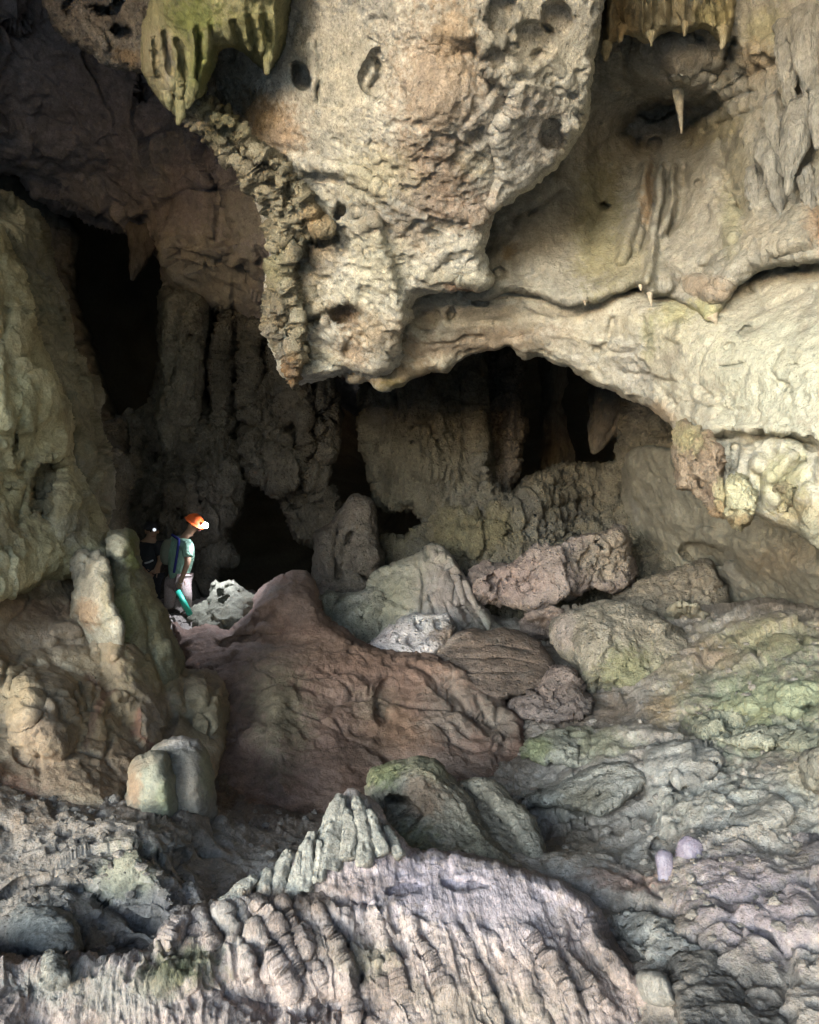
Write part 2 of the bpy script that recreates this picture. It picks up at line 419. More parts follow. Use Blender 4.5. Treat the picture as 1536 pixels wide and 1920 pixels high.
def taper(name, path, mat, pal, disp=(), segs=22, spacing=3.0, flute=0.0, patches=(), squash=1.0, **tags):
    """a stalactite, stalagmite or pillar: path of (px, py, depth, radius in px)"""
    p = np.array(path, float)
    s = np.concatenate([[0], np.cumsum(np.hypot(np.diff(p[:, 0]), np.diff(p[:, 1])))])
    n = max(8, int(s[-1] / spacing)); tt = np.linspace(0, s[-1], n)
    c = np.stack([np.interp(tt, s, p[:, k]) for k in range(4)], 1)
    if len(p) > 2:                                   # ease the radius profile
        for k in (0, 3):
            for _ in range(3): c[1:-1, k] = (c[:-2, k] + 2 * c[1:-1, k] + c[2:, k]) / 4
    ang = np.linspace(0, 2 * math.pi, segs, endpoint=False)
    C = unproj(c[:, 0], c[:, 1], c[:, 2]); R = c[:, 3] * c[:, 2] / F
    ax = C[-1] - C[0]; ax /= np.linalg.norm(ax)
    u = np.cross(ax, [0, 1, 0]); u /= np.linalg.norm(u); v = np.cross(ax, u)
    fl = 1 + flute * np.sin(ang * 7 + 1.3) * 0.6 + flute * np.sin(ang * 4 + 0.4) * 0.6
    V = C[:, None] + (R[:, None] * fl[None])[:, :, None] * (np.cos(ang)[None, :, None] * u + squash * np.sin(ang)[None, :, None] * v)
    V = V.reshape(-1, 3); V = np.concatenate([V, C[:1], C[-1:]]).astype(np.float32)
    i = np.arange(n - 1)[:, None] * segs; j = np.arange(segs)[None]; j2 = (j + 1) % segs
    quads = np.stack([i + j, i + j2, i + segs + j2, i + segs + j], -1).reshape(-1, 4)
    j = np.arange(segs); k = (n - 1) * segs
    tris = np.concatenate([np.stack([(j + 1) % segs, j, np.full(segs, n * segs)], 1), np.stack([k + j, k + (j + 1) % segs, np.full(segs, n * segs + 1)], 1)])
    N = vnormals(V.astype(float), tris, quads)
    out = np.sign((N[:n * segs] * (V[:n * segs] - np.repeat(C, segs, 0))).sum())
    if out < 0: N = -N; quads = quads[:, ::-1]; tris = tris[:, ::-1]
    rl = np.concatenate([np.repeat(R, segs), R[:1], R[-1:]])
    V = V + (N * (disp_field(V, disp) * np.clip(rl / R.max() * 2, 0.15, 1))[:, None]).astype(np.float32)
    d = V[:, 1]; px = V[:, 0] / d * F + CX; py = CY - (V[:, 2] - CZ) / d * F
    return emit(name, V, tris, quads, mat, albedo(V, px, py, pal, patches), **tags)

# ------------------------------------------------------------------ stone colours
PALE = ((0.48, 0.465, 0.41), (0.58, 0.565, 0.505), (0.40, 0.375, 0.315))
GREY = ((0.33, 0.30, 0.255), (0.42, 0.385, 0.32), (0.27, 0.235, 0.18))
OLIVE = ((0.30, 0.27, 0.16), (0.36, 0.32, 0.21), (0.24, 0.22, 0.12))
BROWN = ((0.20, 0.145, 0.095), (0.27, 0.20, 0.14), (0.15, 0.10, 0.065))
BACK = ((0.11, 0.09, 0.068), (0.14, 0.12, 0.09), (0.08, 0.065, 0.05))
PURP = ((0.22, 0.165, 0.155), (0.28, 0.215, 0.20), (0.17, 0.12, 0.11))
MOUND = ((0.24, 0.118, 0.07), (0.29, 0.16, 0.105), (0.165, 0.078, 0.048))
FORE = ((0.40, 0.285, 0.25), (0.48, 0.36, 0.325), (0.31, 0.21, 0.165))
MOSS = (0.17, 0.19, 0.035); DKMOSS = (0.085, 0.10, 0.03); IRON = (0.34, 0.16, 0.075); RUST = (0.30, 0.10, 0.05); CLAY = (0.36, 0.25, 0.13)
VIO = (0.40, 0.34, 0.46); DARK = (0.05, 0.042, 0.035); CALC = (0.62, 0.58, 0.48); GREEN_LIGHT = (0.20, 0.235, 0.135)  # the grey green is a light tint put into the floor colour

R_STD = rock_mat('limestone', 0.75, 1.1, 0.85, 0.22)
R_SMOOTH = rock_mat('smooth_limestone', 0.55, 0.7, 0.8, 0.16)
R_ROUGH = rock_mat('rough_limestone', 1.7, 1.6, 0.9, 0.32, pit=0.8)
R_PIT = rock_mat('pitted_limestone', 1.4, 1.4, 0.9, 0.3, pit=1.4)
R_WET = rock_mat('damp_limestone', 0.9, 0.9, 0.55, 0.3, spec=0.45)
R_FLOW = rock_mat('flowstone', 0.8, 1.0, 0.75, 0.25, aniso=(1.6, 1.6, 0.45))
R_RILL = rock_mat('rilled_limestone', 0.9, 1.3, 0.8, 0.3, aniso=(1.5, 0.6, 0.8))
R_BLOCK = rock_mat('flecked_limestone', 0.7, 1.2, 0.85, 0.36)
R_GLOSS = rock_mat('glossy_calcite', 0.3, 0.4, 0.25, 0.12, spec=0.6)

# ================================================================== THE PLACE
# ---- outer shell of the cave, open behind the camera
def chamber():
    ny, na = 90, 140
    ys = np.linspace(-5.5, 30, ny); V = []
    key = [(-5.5, -4.2, 2.5, 8.8, 5.0), (-3, -3.2, 2.5, 9.6, 6.0), (2, -0.4, 2.6, 10.5, 8.0), (10, 0, 3.2, 12.5, 9), (20, 0, 3.5, 12, 9), (26, 0, 3, 8, 6), (29.6, 0, 2.6, 1.5, 1.5), (30, 0, 2.5, 0.0, 0.0)]
    k = np.array(key)
    for y in ys:
        cx, cz, rx, rz = [np.interp(y, k[:, 0], k[:, j]) for j in range(1, 5)]
        a = np.linspace(0, 2 * math.pi, na, endpoint=False)
        V.append(np.stack([cx + rx * np.cos(a), np.full(na, y), cz + rz * np.sin(a)], 1))
    V = np.concatenate(V).astype(np.float32)
    i = np.arange(ny - 1)[:, None] * na; j = np.arange(na)[None]; j2 = (j + 1) % na
    q = np.stack([i + j, i + na + j, i + na + j2, i + j2], -1).reshape(-1, 4)
    N = vnormals(V.astype(float), np.zeros((0, 3), int), q); N[-na:] = 0
    V = V + (N * (disp_field(V, [('f', 0.35, 0.9, 5), ('r', 1.1, 0.25, 3)]))[:, None]).astype(np.float32)
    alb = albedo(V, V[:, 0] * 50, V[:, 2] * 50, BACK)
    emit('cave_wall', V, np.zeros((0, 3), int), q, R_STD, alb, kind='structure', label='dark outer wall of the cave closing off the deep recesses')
chamber()

gm = bpy.data.meshes.new('ground'); gn = 60
gv = []
for iy in range(gn):
    for ix in range(gn):
        x = (ix / (gn - 1) - 0.5); y = (iy / (gn - 1) - 0.5)
        X, Y = x * 300 * (abs(x) + 0.1), y * 300 * (abs(y) + 0.1)
        r = math.hypot(X, Y); gv.append((X, Y - 4, -2.9 + (0.05 * math.sin(X * 0.7) * math.cos(Y * 0.5)) - 0.004 * r))
gm.from_pydata(gv, [], [(a, a + 1, a + gn + 1, a + gn) for b_ in range(gn - 1) for a in range(b_ * gn, b_ * gn + gn - 1)])
gm.materials.append(plain_mat('dry_ground', (0.3, 0.29, 0.25), 0.95, 0.3, 3))
go = bpy.data.objects.new('ground', gm); COL.objects.link(go); tag(go, 'bare ground outside and beneath the cave', kind='structure')

# ---- the far wall of the cave
mass('cave_wall', [(-180,-160),(330,-160),(620,-160),(720,300),(700,760),(560,700),(420,600),(335,590),(318,556),(300,510),(285,478),(262,462),(240,444),(200,425),(160,412),(95,388),(60,372),(30,330),(-180,250)],
     [(-100,0,10.5),(100,0,12),(300,0,11.8),(500,0,11),(0,250,12.5),(100,370,14.3),(180,300,13.2),(200,415,14.8),(300,250,12.6),(420,300,12.2),(430,400,12.4),(360,430,12.6),(330,540,13.6),(450,480,12.4),(450,580,13.6),(560,400,12),(600,640,14)],
     R_STD, ((0.225,0.185,0.195),(0.28,0.235,0.245),(0.18,0.15,0.155),0.5),
     [('s',[(420,330),(428,372),(432,415),(440,460)],5,-0.30,70),('b',350,470,60,50,0,.3),('c',[(300,470),(360,485),(420,500)],5,.10),('p',405,345,9,26,0,.35),('p',30,30,25,18,10,.2),('p',265,172,10,12,0,.2),
      ('b',150,150,160,80,30,.3),('s',[(290,470),(330,455),(390,450),(440,470)],6,.12,60),('c',[(300,545),(350,555),(420,570)],4,.12)],
     [('f',0.9,0.22,5),('k',1.2,.18),('r',2.6,0.05,4),('b',4.5,0.03,4),('x',1.0,.08),('f',14,0.012,3)],
     [(420,520,100,90,0,(.20,.175,.13),.8),(460,400,60,70,0,(.25,.23,.19),.7),(350,470,70,40,0,(.235,.20,.15),.5)],
     edge=(45,0.9), thick=2.5, kind='structure', label='dim purplish cave wall rising high behind the hanging block')

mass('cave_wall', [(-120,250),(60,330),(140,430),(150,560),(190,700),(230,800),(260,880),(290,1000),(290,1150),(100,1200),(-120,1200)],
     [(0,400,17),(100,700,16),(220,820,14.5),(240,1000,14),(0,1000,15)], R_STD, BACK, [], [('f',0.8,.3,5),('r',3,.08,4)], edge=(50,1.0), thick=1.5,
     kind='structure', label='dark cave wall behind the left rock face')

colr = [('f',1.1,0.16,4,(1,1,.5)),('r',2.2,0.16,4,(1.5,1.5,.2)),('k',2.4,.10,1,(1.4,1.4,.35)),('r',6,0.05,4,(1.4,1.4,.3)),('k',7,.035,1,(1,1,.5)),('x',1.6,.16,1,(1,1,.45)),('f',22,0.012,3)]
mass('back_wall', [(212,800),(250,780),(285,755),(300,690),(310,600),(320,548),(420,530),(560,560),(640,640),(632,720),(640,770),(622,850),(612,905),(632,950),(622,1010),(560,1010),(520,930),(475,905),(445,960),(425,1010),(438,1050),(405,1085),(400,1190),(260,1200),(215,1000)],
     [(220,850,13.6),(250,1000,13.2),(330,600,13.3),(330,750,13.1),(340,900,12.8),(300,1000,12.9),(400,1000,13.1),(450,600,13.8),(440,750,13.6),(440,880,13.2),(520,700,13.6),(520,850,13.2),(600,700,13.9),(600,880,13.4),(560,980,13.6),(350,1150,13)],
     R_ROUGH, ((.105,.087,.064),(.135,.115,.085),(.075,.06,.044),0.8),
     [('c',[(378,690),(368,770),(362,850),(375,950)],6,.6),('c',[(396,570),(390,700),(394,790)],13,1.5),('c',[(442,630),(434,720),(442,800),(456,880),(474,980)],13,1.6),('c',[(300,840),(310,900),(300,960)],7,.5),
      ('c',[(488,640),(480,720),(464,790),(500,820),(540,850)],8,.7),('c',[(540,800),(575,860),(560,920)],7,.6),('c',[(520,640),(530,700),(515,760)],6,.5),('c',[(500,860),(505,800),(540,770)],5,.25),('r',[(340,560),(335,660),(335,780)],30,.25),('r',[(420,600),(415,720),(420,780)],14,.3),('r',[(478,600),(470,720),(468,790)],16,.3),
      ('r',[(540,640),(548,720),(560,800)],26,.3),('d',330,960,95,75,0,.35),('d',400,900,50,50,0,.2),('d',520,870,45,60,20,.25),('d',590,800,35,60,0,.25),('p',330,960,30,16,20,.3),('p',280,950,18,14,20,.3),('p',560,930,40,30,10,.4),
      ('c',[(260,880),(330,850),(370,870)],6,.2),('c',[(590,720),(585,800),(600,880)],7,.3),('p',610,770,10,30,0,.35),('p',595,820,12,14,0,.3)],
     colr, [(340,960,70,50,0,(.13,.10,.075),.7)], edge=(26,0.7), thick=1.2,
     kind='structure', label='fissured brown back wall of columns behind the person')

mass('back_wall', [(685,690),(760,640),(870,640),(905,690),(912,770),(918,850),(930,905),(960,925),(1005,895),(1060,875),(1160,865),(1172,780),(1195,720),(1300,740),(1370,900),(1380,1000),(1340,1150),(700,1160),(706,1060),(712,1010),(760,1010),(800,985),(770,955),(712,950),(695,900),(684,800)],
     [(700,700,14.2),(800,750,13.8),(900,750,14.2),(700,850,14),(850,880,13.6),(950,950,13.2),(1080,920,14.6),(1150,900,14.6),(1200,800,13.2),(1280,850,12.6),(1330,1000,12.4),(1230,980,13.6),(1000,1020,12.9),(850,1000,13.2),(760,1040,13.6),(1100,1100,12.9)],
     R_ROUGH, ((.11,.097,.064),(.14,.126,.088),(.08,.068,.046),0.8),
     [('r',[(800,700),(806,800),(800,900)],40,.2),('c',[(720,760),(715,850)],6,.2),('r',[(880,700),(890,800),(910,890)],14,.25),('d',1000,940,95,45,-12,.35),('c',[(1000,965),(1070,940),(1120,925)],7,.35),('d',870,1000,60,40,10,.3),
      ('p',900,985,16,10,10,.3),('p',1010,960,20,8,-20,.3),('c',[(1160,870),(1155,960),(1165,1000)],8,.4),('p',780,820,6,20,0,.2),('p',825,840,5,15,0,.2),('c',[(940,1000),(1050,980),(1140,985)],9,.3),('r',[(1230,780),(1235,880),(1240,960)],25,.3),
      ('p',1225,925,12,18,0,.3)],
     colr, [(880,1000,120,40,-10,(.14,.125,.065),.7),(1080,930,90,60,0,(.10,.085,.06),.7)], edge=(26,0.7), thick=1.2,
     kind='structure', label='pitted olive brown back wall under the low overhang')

mass('cave_wall', [(1170,860),(1260,840),(1400,900),(1560,960),(1720,980),(1720,1220),(1500,1210),(1360,1160),(1280,1120),(1180,1080)],
     [(1200,950,13.2),(1250,1050,12.8),(1330,980,11),(1350,1100,11.8),(1450,1020,9.6),(1450,1100,10.3),(1560,1080,8.5),(1700,1100,7.6)],
     R_SMOOTH, ((.15,.14,.105),(.19,.18,.135),(.12,.11,.08),.6),
     [('b',1420,1030,70,35,15,.35),('b',1500,1070,50,30,0,.25),('s',[(1300,985),(1380,1010),(1440,1040)],8,.15,50),('p',1330,1040,60,25,10,.5)],
     [('f',1.2,.14,5),('r',3.5,.04,4),('f',12,.012,3)], [(1470,1050,60,30,0,(.21,.17,.12),.7)], edge=(40,.6), thick=1.5, kind='structure', label='smooth dark cave wall below the right overhang')

# ---- pillars and loose columns in front of the back recesses
PIL = [('r',2.6,0.10,4,(1.2,1.2,.35)),('b',7,.05,4,(1,1,.6)),('f',20,.012,3)]
mass('limestone_column', [(304,575),(318,556),(345,550),(372,560),(382,580),(378,640),(376,700),(370,760),(366,820),(372,880),(362,930),(330,945),(305,920),(298,850),(290,790),(300,740),(306,680)], [(310,600,13.1),(342,580,12.75),(375,600,13.1),(340,700,12.75),(330,800,12.85),(330,900,13.2),(360,900,13.4)], R_ROUGH,
     ((.17,.145,.10),(.205,.18,.13),(.13,.105,.075)), [('c',[(352,570),(350,640),(346,720),(350,800)],3,.12),('c',[(362,600),(360,680)],2.5,.1),('c',[(330,600),(326,690),(318,760)],3,.08),('r',[(340,570),(338,700),(330,800)],10,.08),('c',[(300,770),(340,775),(370,765)],5,.08)],
     [('r',2.2,.12,4,(1.4,1.4,.18)),('r',7,.05,4,(1.4,1.4,.25)),('k',3,.08,1,(1,1,.4)),('x',2.5,.08,1,(1.2,1.2,.3)),('f',20,.012,3)], edge=(22,.5), thick=.6, label='straight pale cracked column left of the deep black clefts', cat='column')
mass('limestone_column', [(900,660),(960,655),(978,700),(975,760),(980,830),(968,890),(950,925),(930,915),(920,860),(914,780),(918,720)], [(900,660,15.1),(940,720,14.7),(950,850,14.5),(940,920,14.3)], R_ROUGH,
     ((.10,.08,.062),(.13,.105,.082),(.075,.06,.045)), [('c',[(930,700),(950,780),(935,880)],4,.15),('r',[(955,690),(962,780),(955,880)],8,.2)], [('r',3,.14,4,(1.3,1.3,.3)),('k',4,.10,1,(1,1,.5)),('r',9,.04,3),('f',24,.01,3)], edge=(14,.4), thick=.6, rough_edge=7,
     label='narrow grey brown column with curling folds beside the black recess', cat='column')
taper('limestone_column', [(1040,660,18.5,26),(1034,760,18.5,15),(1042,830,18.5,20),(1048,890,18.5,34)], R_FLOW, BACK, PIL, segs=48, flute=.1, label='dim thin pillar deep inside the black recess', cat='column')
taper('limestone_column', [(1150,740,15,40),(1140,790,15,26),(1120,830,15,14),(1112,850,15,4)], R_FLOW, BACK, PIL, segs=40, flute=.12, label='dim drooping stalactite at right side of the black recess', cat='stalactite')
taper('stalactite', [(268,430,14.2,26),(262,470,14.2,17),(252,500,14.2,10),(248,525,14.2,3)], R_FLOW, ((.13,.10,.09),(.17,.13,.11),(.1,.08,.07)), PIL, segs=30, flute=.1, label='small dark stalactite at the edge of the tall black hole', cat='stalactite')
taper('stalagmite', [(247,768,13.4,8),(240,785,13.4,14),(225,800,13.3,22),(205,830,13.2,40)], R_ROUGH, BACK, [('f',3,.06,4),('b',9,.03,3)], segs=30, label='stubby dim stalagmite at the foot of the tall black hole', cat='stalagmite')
mass('rock_pinnacle', [(592,1000),(618,985),(640,955),(655,932),(676,926),(698,940),(706,975),(708,1010),(720,1045),(712,1090),(690,1125),(600,1130),(588,1060)], [(600,1000,12.9),(670,940,12.9),(660,1020,12.5),(640,1100,12.4),(710,1060,12.8)], R_ROUGH,
     ((.16,.125,.095),(.20,.16,.125),(.12,.09,.07)), [('c',[(640,980),(625,1030),(640,1090)],5,.2),('p',655,1010,12,20,20,.2),('d',690,1050,25,30,0,.2),('d',620,1050,25,40,0,.2),('c',[(670,1070),(690,1090)],6,.3)], [('f',2,.12,4),('r',5,.06,4),('b',12,.02,3)], edge=(24,.5), thick=.6,
     label='stubby dim rock pinnacle between two black hollows', cat='rock')

# ---- the near left face
mass('cave_wall', [(-160,330),(-20,345),(40,372),(78,402),(96,450),(112,515),(134,575),(137,622),(152,665),(188,722),(192,782),(204,832),(217,880),(219,925),(208,965),(190,1010),(170,1120),(-160,1180)],
     [(-100,400,8.2),(0,400,9.0),(80,440,9.6),(110,600,9.2),(40,700,8.0),(160,760,9.3),(160,900,8.9),(100,950,8.6),(180,1000,9.0),(0,1000,7.6),(-120,800,7)], R_STD, OLIVE,
     [('b',150,800,40,100,-10,.2),('c',[(95,560),(130,590),(160,680)],7,.15),('s',[(120,500),(135,600),(170,700)],5,.12,40),('d',170,860,45,70,0,.25)],
     [('f',1.2,.16,5),('b',3.5,.05,4),('k',2.2,.09),('x',1.3,.07),('f',12,.015,3)], [(60,470,50,50,0,(.22,.2,.12),.6),(160,800,50,120,0,(.25,.21,.125),.6),(150,560,30,60,0,(.24,.2,.12),.6)], edge=(40,.9), thick=2, kind='structure', label='olive brown shoulder of the left cave wall')
mass('cave_wall', [(-160,420),(-10,420),(25,470),(48,520),(60,580),(72,640),(95,690),(118,730),(135,780),(138,830),(134,870),(160,915),(185,960),(205,1010),(205,1060),(100,1090),(-160,1120)],
     [(-100,500,6.6),(0,480,7.5),(40,560,7.6),(0,700,7.0),(70,720,7.5),(120,800,7.8),(40,850,7.2),(100,900,7.7),(150,950,7.8),(60,1020,7.0),(-100,900,6.2)], R_STD,
     ((.50,.43,.19),(.60,.53,.27),(.39,.325,.14)),
     [('p',85,905,28,55,8,.28),('c',[(60,880),(62,930),(52,975)],6,.12),('c',[(80,870),(85,930),(75,980)],4,.1),('c',[(100,880),(100,930),(92,975)],4,.1),('d',130,930,50,70,0,.22),('b',20,760,60,80,0,.15),('b',95,800,45,70,-10,.15),
      ('p',25,835,7,18,0,.15),('p',18,918,5,7,0,.1),('c',[(0,560),(15,600),(5,640)],7,.08),('r',[(60,700),(50,760),(60,820)],18,.1),('r',[(10,660),(0,740),(15,820)],18,.1),('d',20,640,40,60,0,.1),('c',[(45,860),(40,920),(35,990)],6,.12)],
     [('f',1.4,.12,5),('r',2.6,.05,3,(1,1,.6)),('r',7,.014,4),('p',4,.05,.25),('k',2.0,.07),('f',9,.016,4),('f',20,.010,3)],
     [(30,760,50,60,0,(.47,.45,.27),.8),(15,560,30,80,0,(.36,.32,.2),.5),(85,915,34,60,0,(.19,.155,.12),.8),(140,960,50,50,0,(.27,.235,.14),.7),(0,1000,70,40,0,(.27,.22,.13),.8)], edge=(34,.7), thick=2, kind='structure', label='knobbly yellowish left cave wall nearest the camera')

# ---- cave floor
mass('cave_floor', [(-420,1130),(200,1130),(420,1110),(800,1120),(1250,1125),(1330,1135),(1400,1122),(1460,1125),(1560,1140),(1800,1140),(2000,2500),(-500,2500)],
     [(350,1140,12.3),(420,1180,11.3),(700,1200,11.2),(1100,1200,11.0),(1300,1160,10.4),(1400,1135,9.6),(1550,1150,9.0),(1750,1150,8),(-200,1450,5.2),(100,1560,4.9),(320,1560,5.2),(600,1520,6.7),(600,1440,8.2),(450,1440,7.8),(800,1430,8.4),(780,1540,6.3),(920,1400,8.5),(1000,1320,9.1),(1200,1300,8.5),(1230,1220,9.3),
      (1500,1250,7.0),(1380,1260,7.6),(1400,1400,6.0),(1536,1450,5.2),(1200,1470,6.0),(1000,1580,5.5),(900,1640,5.0),(1150,1600,5.2),(1280,1650,4.6),(1500,1650,4.2),(1200,1760,4.2),(1350,1850,3.6),(1500,1900,3.3),(900,1950,4.0),(500,1900,4.1),(1120,1880,3.95),(100,1700,4.3),(300,1780,4.2),(120,1860,4.0),(0,1950,3.8),(1600,2400,2.4),(0,2400,3.0),(-300,1900,3.7),(800,2400,3.1),(1800,1800,3.4)],
     R_WET, ((.275,.22,.18),(.355,.30,.26),(.20,.155,.12),.9),
     [('s',[(1540,1165),(1460,1175),(1380,1160),(1330,1165)],12,.08,60),('b',1420,1180,90,40,0,.18),('b',1480,1270,80,50,-10,.30),('b',1340,1320,70,30,0,.12),('s',[(1270,1335),(1340,1335),(1440,1335),(1536,1355)],7,-.30,80),
      ('p',1270,1480,14,26,10,.12),('p',1390,1475,22,12,30,.12),('p',1515,1340,16,22,20,.25),('c',[(1480,1330),(1510,1360),(1536,1375)],6,.12),
      ('s',[(980,1505),(1060,1495),(1150,1475),(1210,1450)],8,-.5,90),('b',1180,1590,60,40,20,-.22),('p',1060,1570,80,38,10,.25),('p',1230,1595,18,22,0,.2),
      ('b',1130,1410,60,24,0,.1),('b',1180,1380,60,22,0,.12),('c',[(1180,1400),(1250,1420),(1300,1450)],8,.1),('s',[(930,1540),(1040,1640),(1170,1690),(1290,1720)],16,-.1,60),
      ('p',1300,1780,45,14,25,.15),('p',1240,1740,16,9,20,.1),('p',1390,1770,10,18,30,.1),('c',[(1340,1640),(1400,1700),(1440,1760)],7,.07),('c',[(1180,1640),(1260,1700),(1340,1760)],7,.06),('c',[(1460,1680),(1490,1710)],6,.06),('c',[(1420,1700),(1450,1730)],6,.06),
      ('b',310,1552,130,34,0,.30),('b',150,1640,90,50,-10,.15),('b',270,1620,90,50,20,.15),('b',80,1740,70,50,0,.18),('c',[(0,1680),(60,1650),(130,1660),(230,1720)],8,.10),('c',[(150,1650),(200,1700),(290,1740)],7,.12),('s',[(250,1590),(300,1640),(340,1660)],7,.1,50),
      ('p',300,1600,14,7,-20,.08),('p',340,1600,14,7,-20,.08),('b',330,1700,50,40,20,.12),('c',[(290,1800),(250,1770),(200,1790)],9,.12),('b',1290,1160,30,18,0,.1)],
     [('f',1.3,.14,4),('k',1.1,.05),('r',3.2,.028,4),('f',6,.03,5),('f',18,.010,4),('p',4.5,.06,.2),('p',11,.03,.35),('x',1.3,.08),('k',2.4,.03)],
     [(1450,1200,130,40,0,(.24,.22,.12),.9),(1440,1320,180,100,5,GREEN_LIGHT,.9),(1380,1360,90,30,0,(.26,.255,.135),.8),(1240,1330,30,36,10,CLAY,.8),(1280,1285,18,22,20,CLAY,.7),(1340,1230,60,30,0,(.21,.14,.085),.7),(1100,1330,110,45,0,(.17,.115,.08),.85),  # the broad green patch puts greenish light into the floor colour
      (1400,1500,200,80,0,(.34,.345,.31),.7),(1420,1700,160,90,0,(.255,.21,.235),.95),(600,1500,300,90,0,(.115,.075,.052),.95),(430,1390,120,90,0,(.12,.08,.055),.95),(950,1400,60,50,0,(.13,.09,.065),.9),(1180,1650,70,25,0,(.25,.12,.09),.6),(1070,1500,100,40,0,(.27,.25,.2),.8),(1060,1590,110,40,0,(.17,.13,.09),.8),(1100,1400,100,30,0,(.27,.27,.17),.8),  # the violet patch at lower right paints in a tint of the light
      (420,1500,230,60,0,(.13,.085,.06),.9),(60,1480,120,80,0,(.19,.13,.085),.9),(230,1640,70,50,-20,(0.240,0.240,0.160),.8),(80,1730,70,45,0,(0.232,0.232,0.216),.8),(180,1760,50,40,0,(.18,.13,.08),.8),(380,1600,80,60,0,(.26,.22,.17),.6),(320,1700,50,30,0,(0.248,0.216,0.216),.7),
      (1240,1780,60,40,20,(0.336,0.320,0.296),.8),(430,1560,60,30,0,(0.288,0.256,0.224),.6),(1260,1255,50,20,0,(.2,.165,.1),.7),(1500,1440,40,40,0,(0.320,0.288,0.216),.8)],
     edge=(18,.3), thick=.6, kind='structure', label='uneven damp cave floor sloping up to the right')

# ---- boulders at the back of the floor
def boulder(label, outline, ctrl, pal, feats=(), patches=(), edge=(20,.4), mat=None, disp=None, name='boulder', cat='boulder', thick=.6, group='boulders fallen on the cave floor', **kw):
    return mass(name, outline, ctrl, mat or R_ROUGH, pal, feats, disp or [('f',1.8,.08,4),('k',1.7,.13),('r',5,.03,4),('k',6,.03),('p',9,.03,.4),('f',12,.014,4),('f',30,.007,3),('x',2.6,.06)], patches, edge=edge, thick=thick, label=label, cat=cat, group=group, **kw)

boulder('pale boulder with toothed top edge beside the standing person', [(355,1170),(362,1140),(392,1122),(398,1092),(405,1084),(412,1092),(428,1088),(440,1086),(452,1098),(478,1112),(520,1120),(520,1215),(430,1230)], [(360,1160,11.6),(410,1095,11.7),(440,1130,11.2),(400,1190,10.9),(500,1150,11.5)],
        ((.21,.205,.135),(.26,.25,.17),(.17,.16,.10)), [('p',415,1108,7,9,20,.2),('p',428,1100,6,7,20,.2),('p',420,1122,9,5,-20,.15),('r',[(402,1090),(398,1112)],5,.1),('r',[(440,1090),(450,1110)],5,.1)], edge=(14,.3), mat=R_STD, disp=[('f',2,.06,4),('k',3,.08),('p',8,.04,.4),('f',12,.015,3)])
boulder('small pale stones heaped left of the big leaning slab', [(596,1125),(620,1110),(640,1116),(660,1108),(690,1100),(720,1110),(720,1210),(640,1210),(605,1180)], [(600,1130,11.8),(660,1120,11.6),(650,1170,11.2),(700,1190,11)],
        ((.33,.31,.22),(.40,.38,.28),(.26,.23,.16)), [('c',[(640,1178),(675,1170),(690,1158)],4,.15),('p',632,1128,5,5,0,.1),('p',660,1118,5,5,0,.1),('c',[(625,1150),(640,1180)],4,.1)], edge=(14,.3))
boulder('big leaning slab with weathered grey grooves at its right half', [(680,1150),(690,1105),(700,1080),(728,1062),(760,1048),(782,1034),(808,1022),(832,1028),(852,1050),(872,1080),(888,1105),(905,1135),(930,1165),(950,1200),(940,1240),(800,1240),(700,1215)],
        [(690,1120,11.8),(740,1080,11.6),(810,1030,11.9),(780,1120,11.1),(860,1110,11.5),(740,1190,10.9),(900,1180,11.0),(940,1190,11.3)], ((.27,.255,.195),(.33,.31,.245),(.22,.2,.15)),
        [('c',[(785,1050),(795,1090),(790,1150),(800,1200)],4,.14),('c',[(830,1050),(860,1120),(880,1170)],3.5,.14),('c',[(855,1075),(885,1130),(915,1190)],3.5,.16),('c',[(812,1030),(845,1100),(850,1140)],3,.12),('c',[(870,1140),(895,1200)],4,.14),('c',[(800,1100),(820,1160)],3,.1),('s',[(790,1035),(785,1090),(770,1150)],6,-.12,70)],
        [(850,1120,75,90,20,(.27,.225,.22),.9),(730,1120,50,60,0,(.30,.285,.2),.7)], edge=(20,.4), mat=R_STD, disp=[('f',1.5,.06,4),('k',1.6,.09),('r',5,.03,4,(1.4,1,.6)),('x',2,.05),('f',16,.012,3)])
boulder('large pitted reddish grey boulder lying against the back wall', [(872,1095),(880,1078),(905,1058),(930,1050),(960,1052),(985,1030),(1010,1020),(1040,1022),(1070,1010),(1110,1005),(1140,1000),(1158,990),(1172,1000),(1182,1040),(1195,1080),(1180,1100),(1150,1115),(1110,1105),(1060,1125),(1015,1145),(980,1147),(940,1138),(905,1125),(885,1115)],
        [(880,1090,11.6),(960,1070,11.2),(1060,1040,11.2),(1160,1010,11.7),(1180,1080,11.8),(1000,1120,10.9),(1100,1080,11.0),(930,1120,11.3)], ((.225,.17,.16),(.29,.225,.21),(.165,.12,.11)),
        [('p',920,1095,7,22,10,.16),('p',938,1100,5,20,10,.14),('p',985,1100,22,22,30,.14),('p',1000,1075,16,12,30,.12),('p',960,1080,10,8,0,.1),('c',[(1090,1060),(1120,1025),(1145,1010)],4,.12),('c',[(1105,1075),(1150,1030)],3,.08),('s',[(1182,1035),(1150,1085),(1090,1110)],5,-.15,50),('c',[(1030,1060),(1060,1050)],3,.08)],
        [(1140,1040,60,50,-20,(.30,.255,.20),.8),(960,1090,70,40,0,(.26,.18,.17),.6)], edge=(22,.5), mat=R_PIT, disp=[('f',1.6,.08,4),('k',1.3,.14),('p',6,.05,.35),('r',6,.03,4),('p',14,.03,.5),('x',2,.06),('f',24,.01,3)])
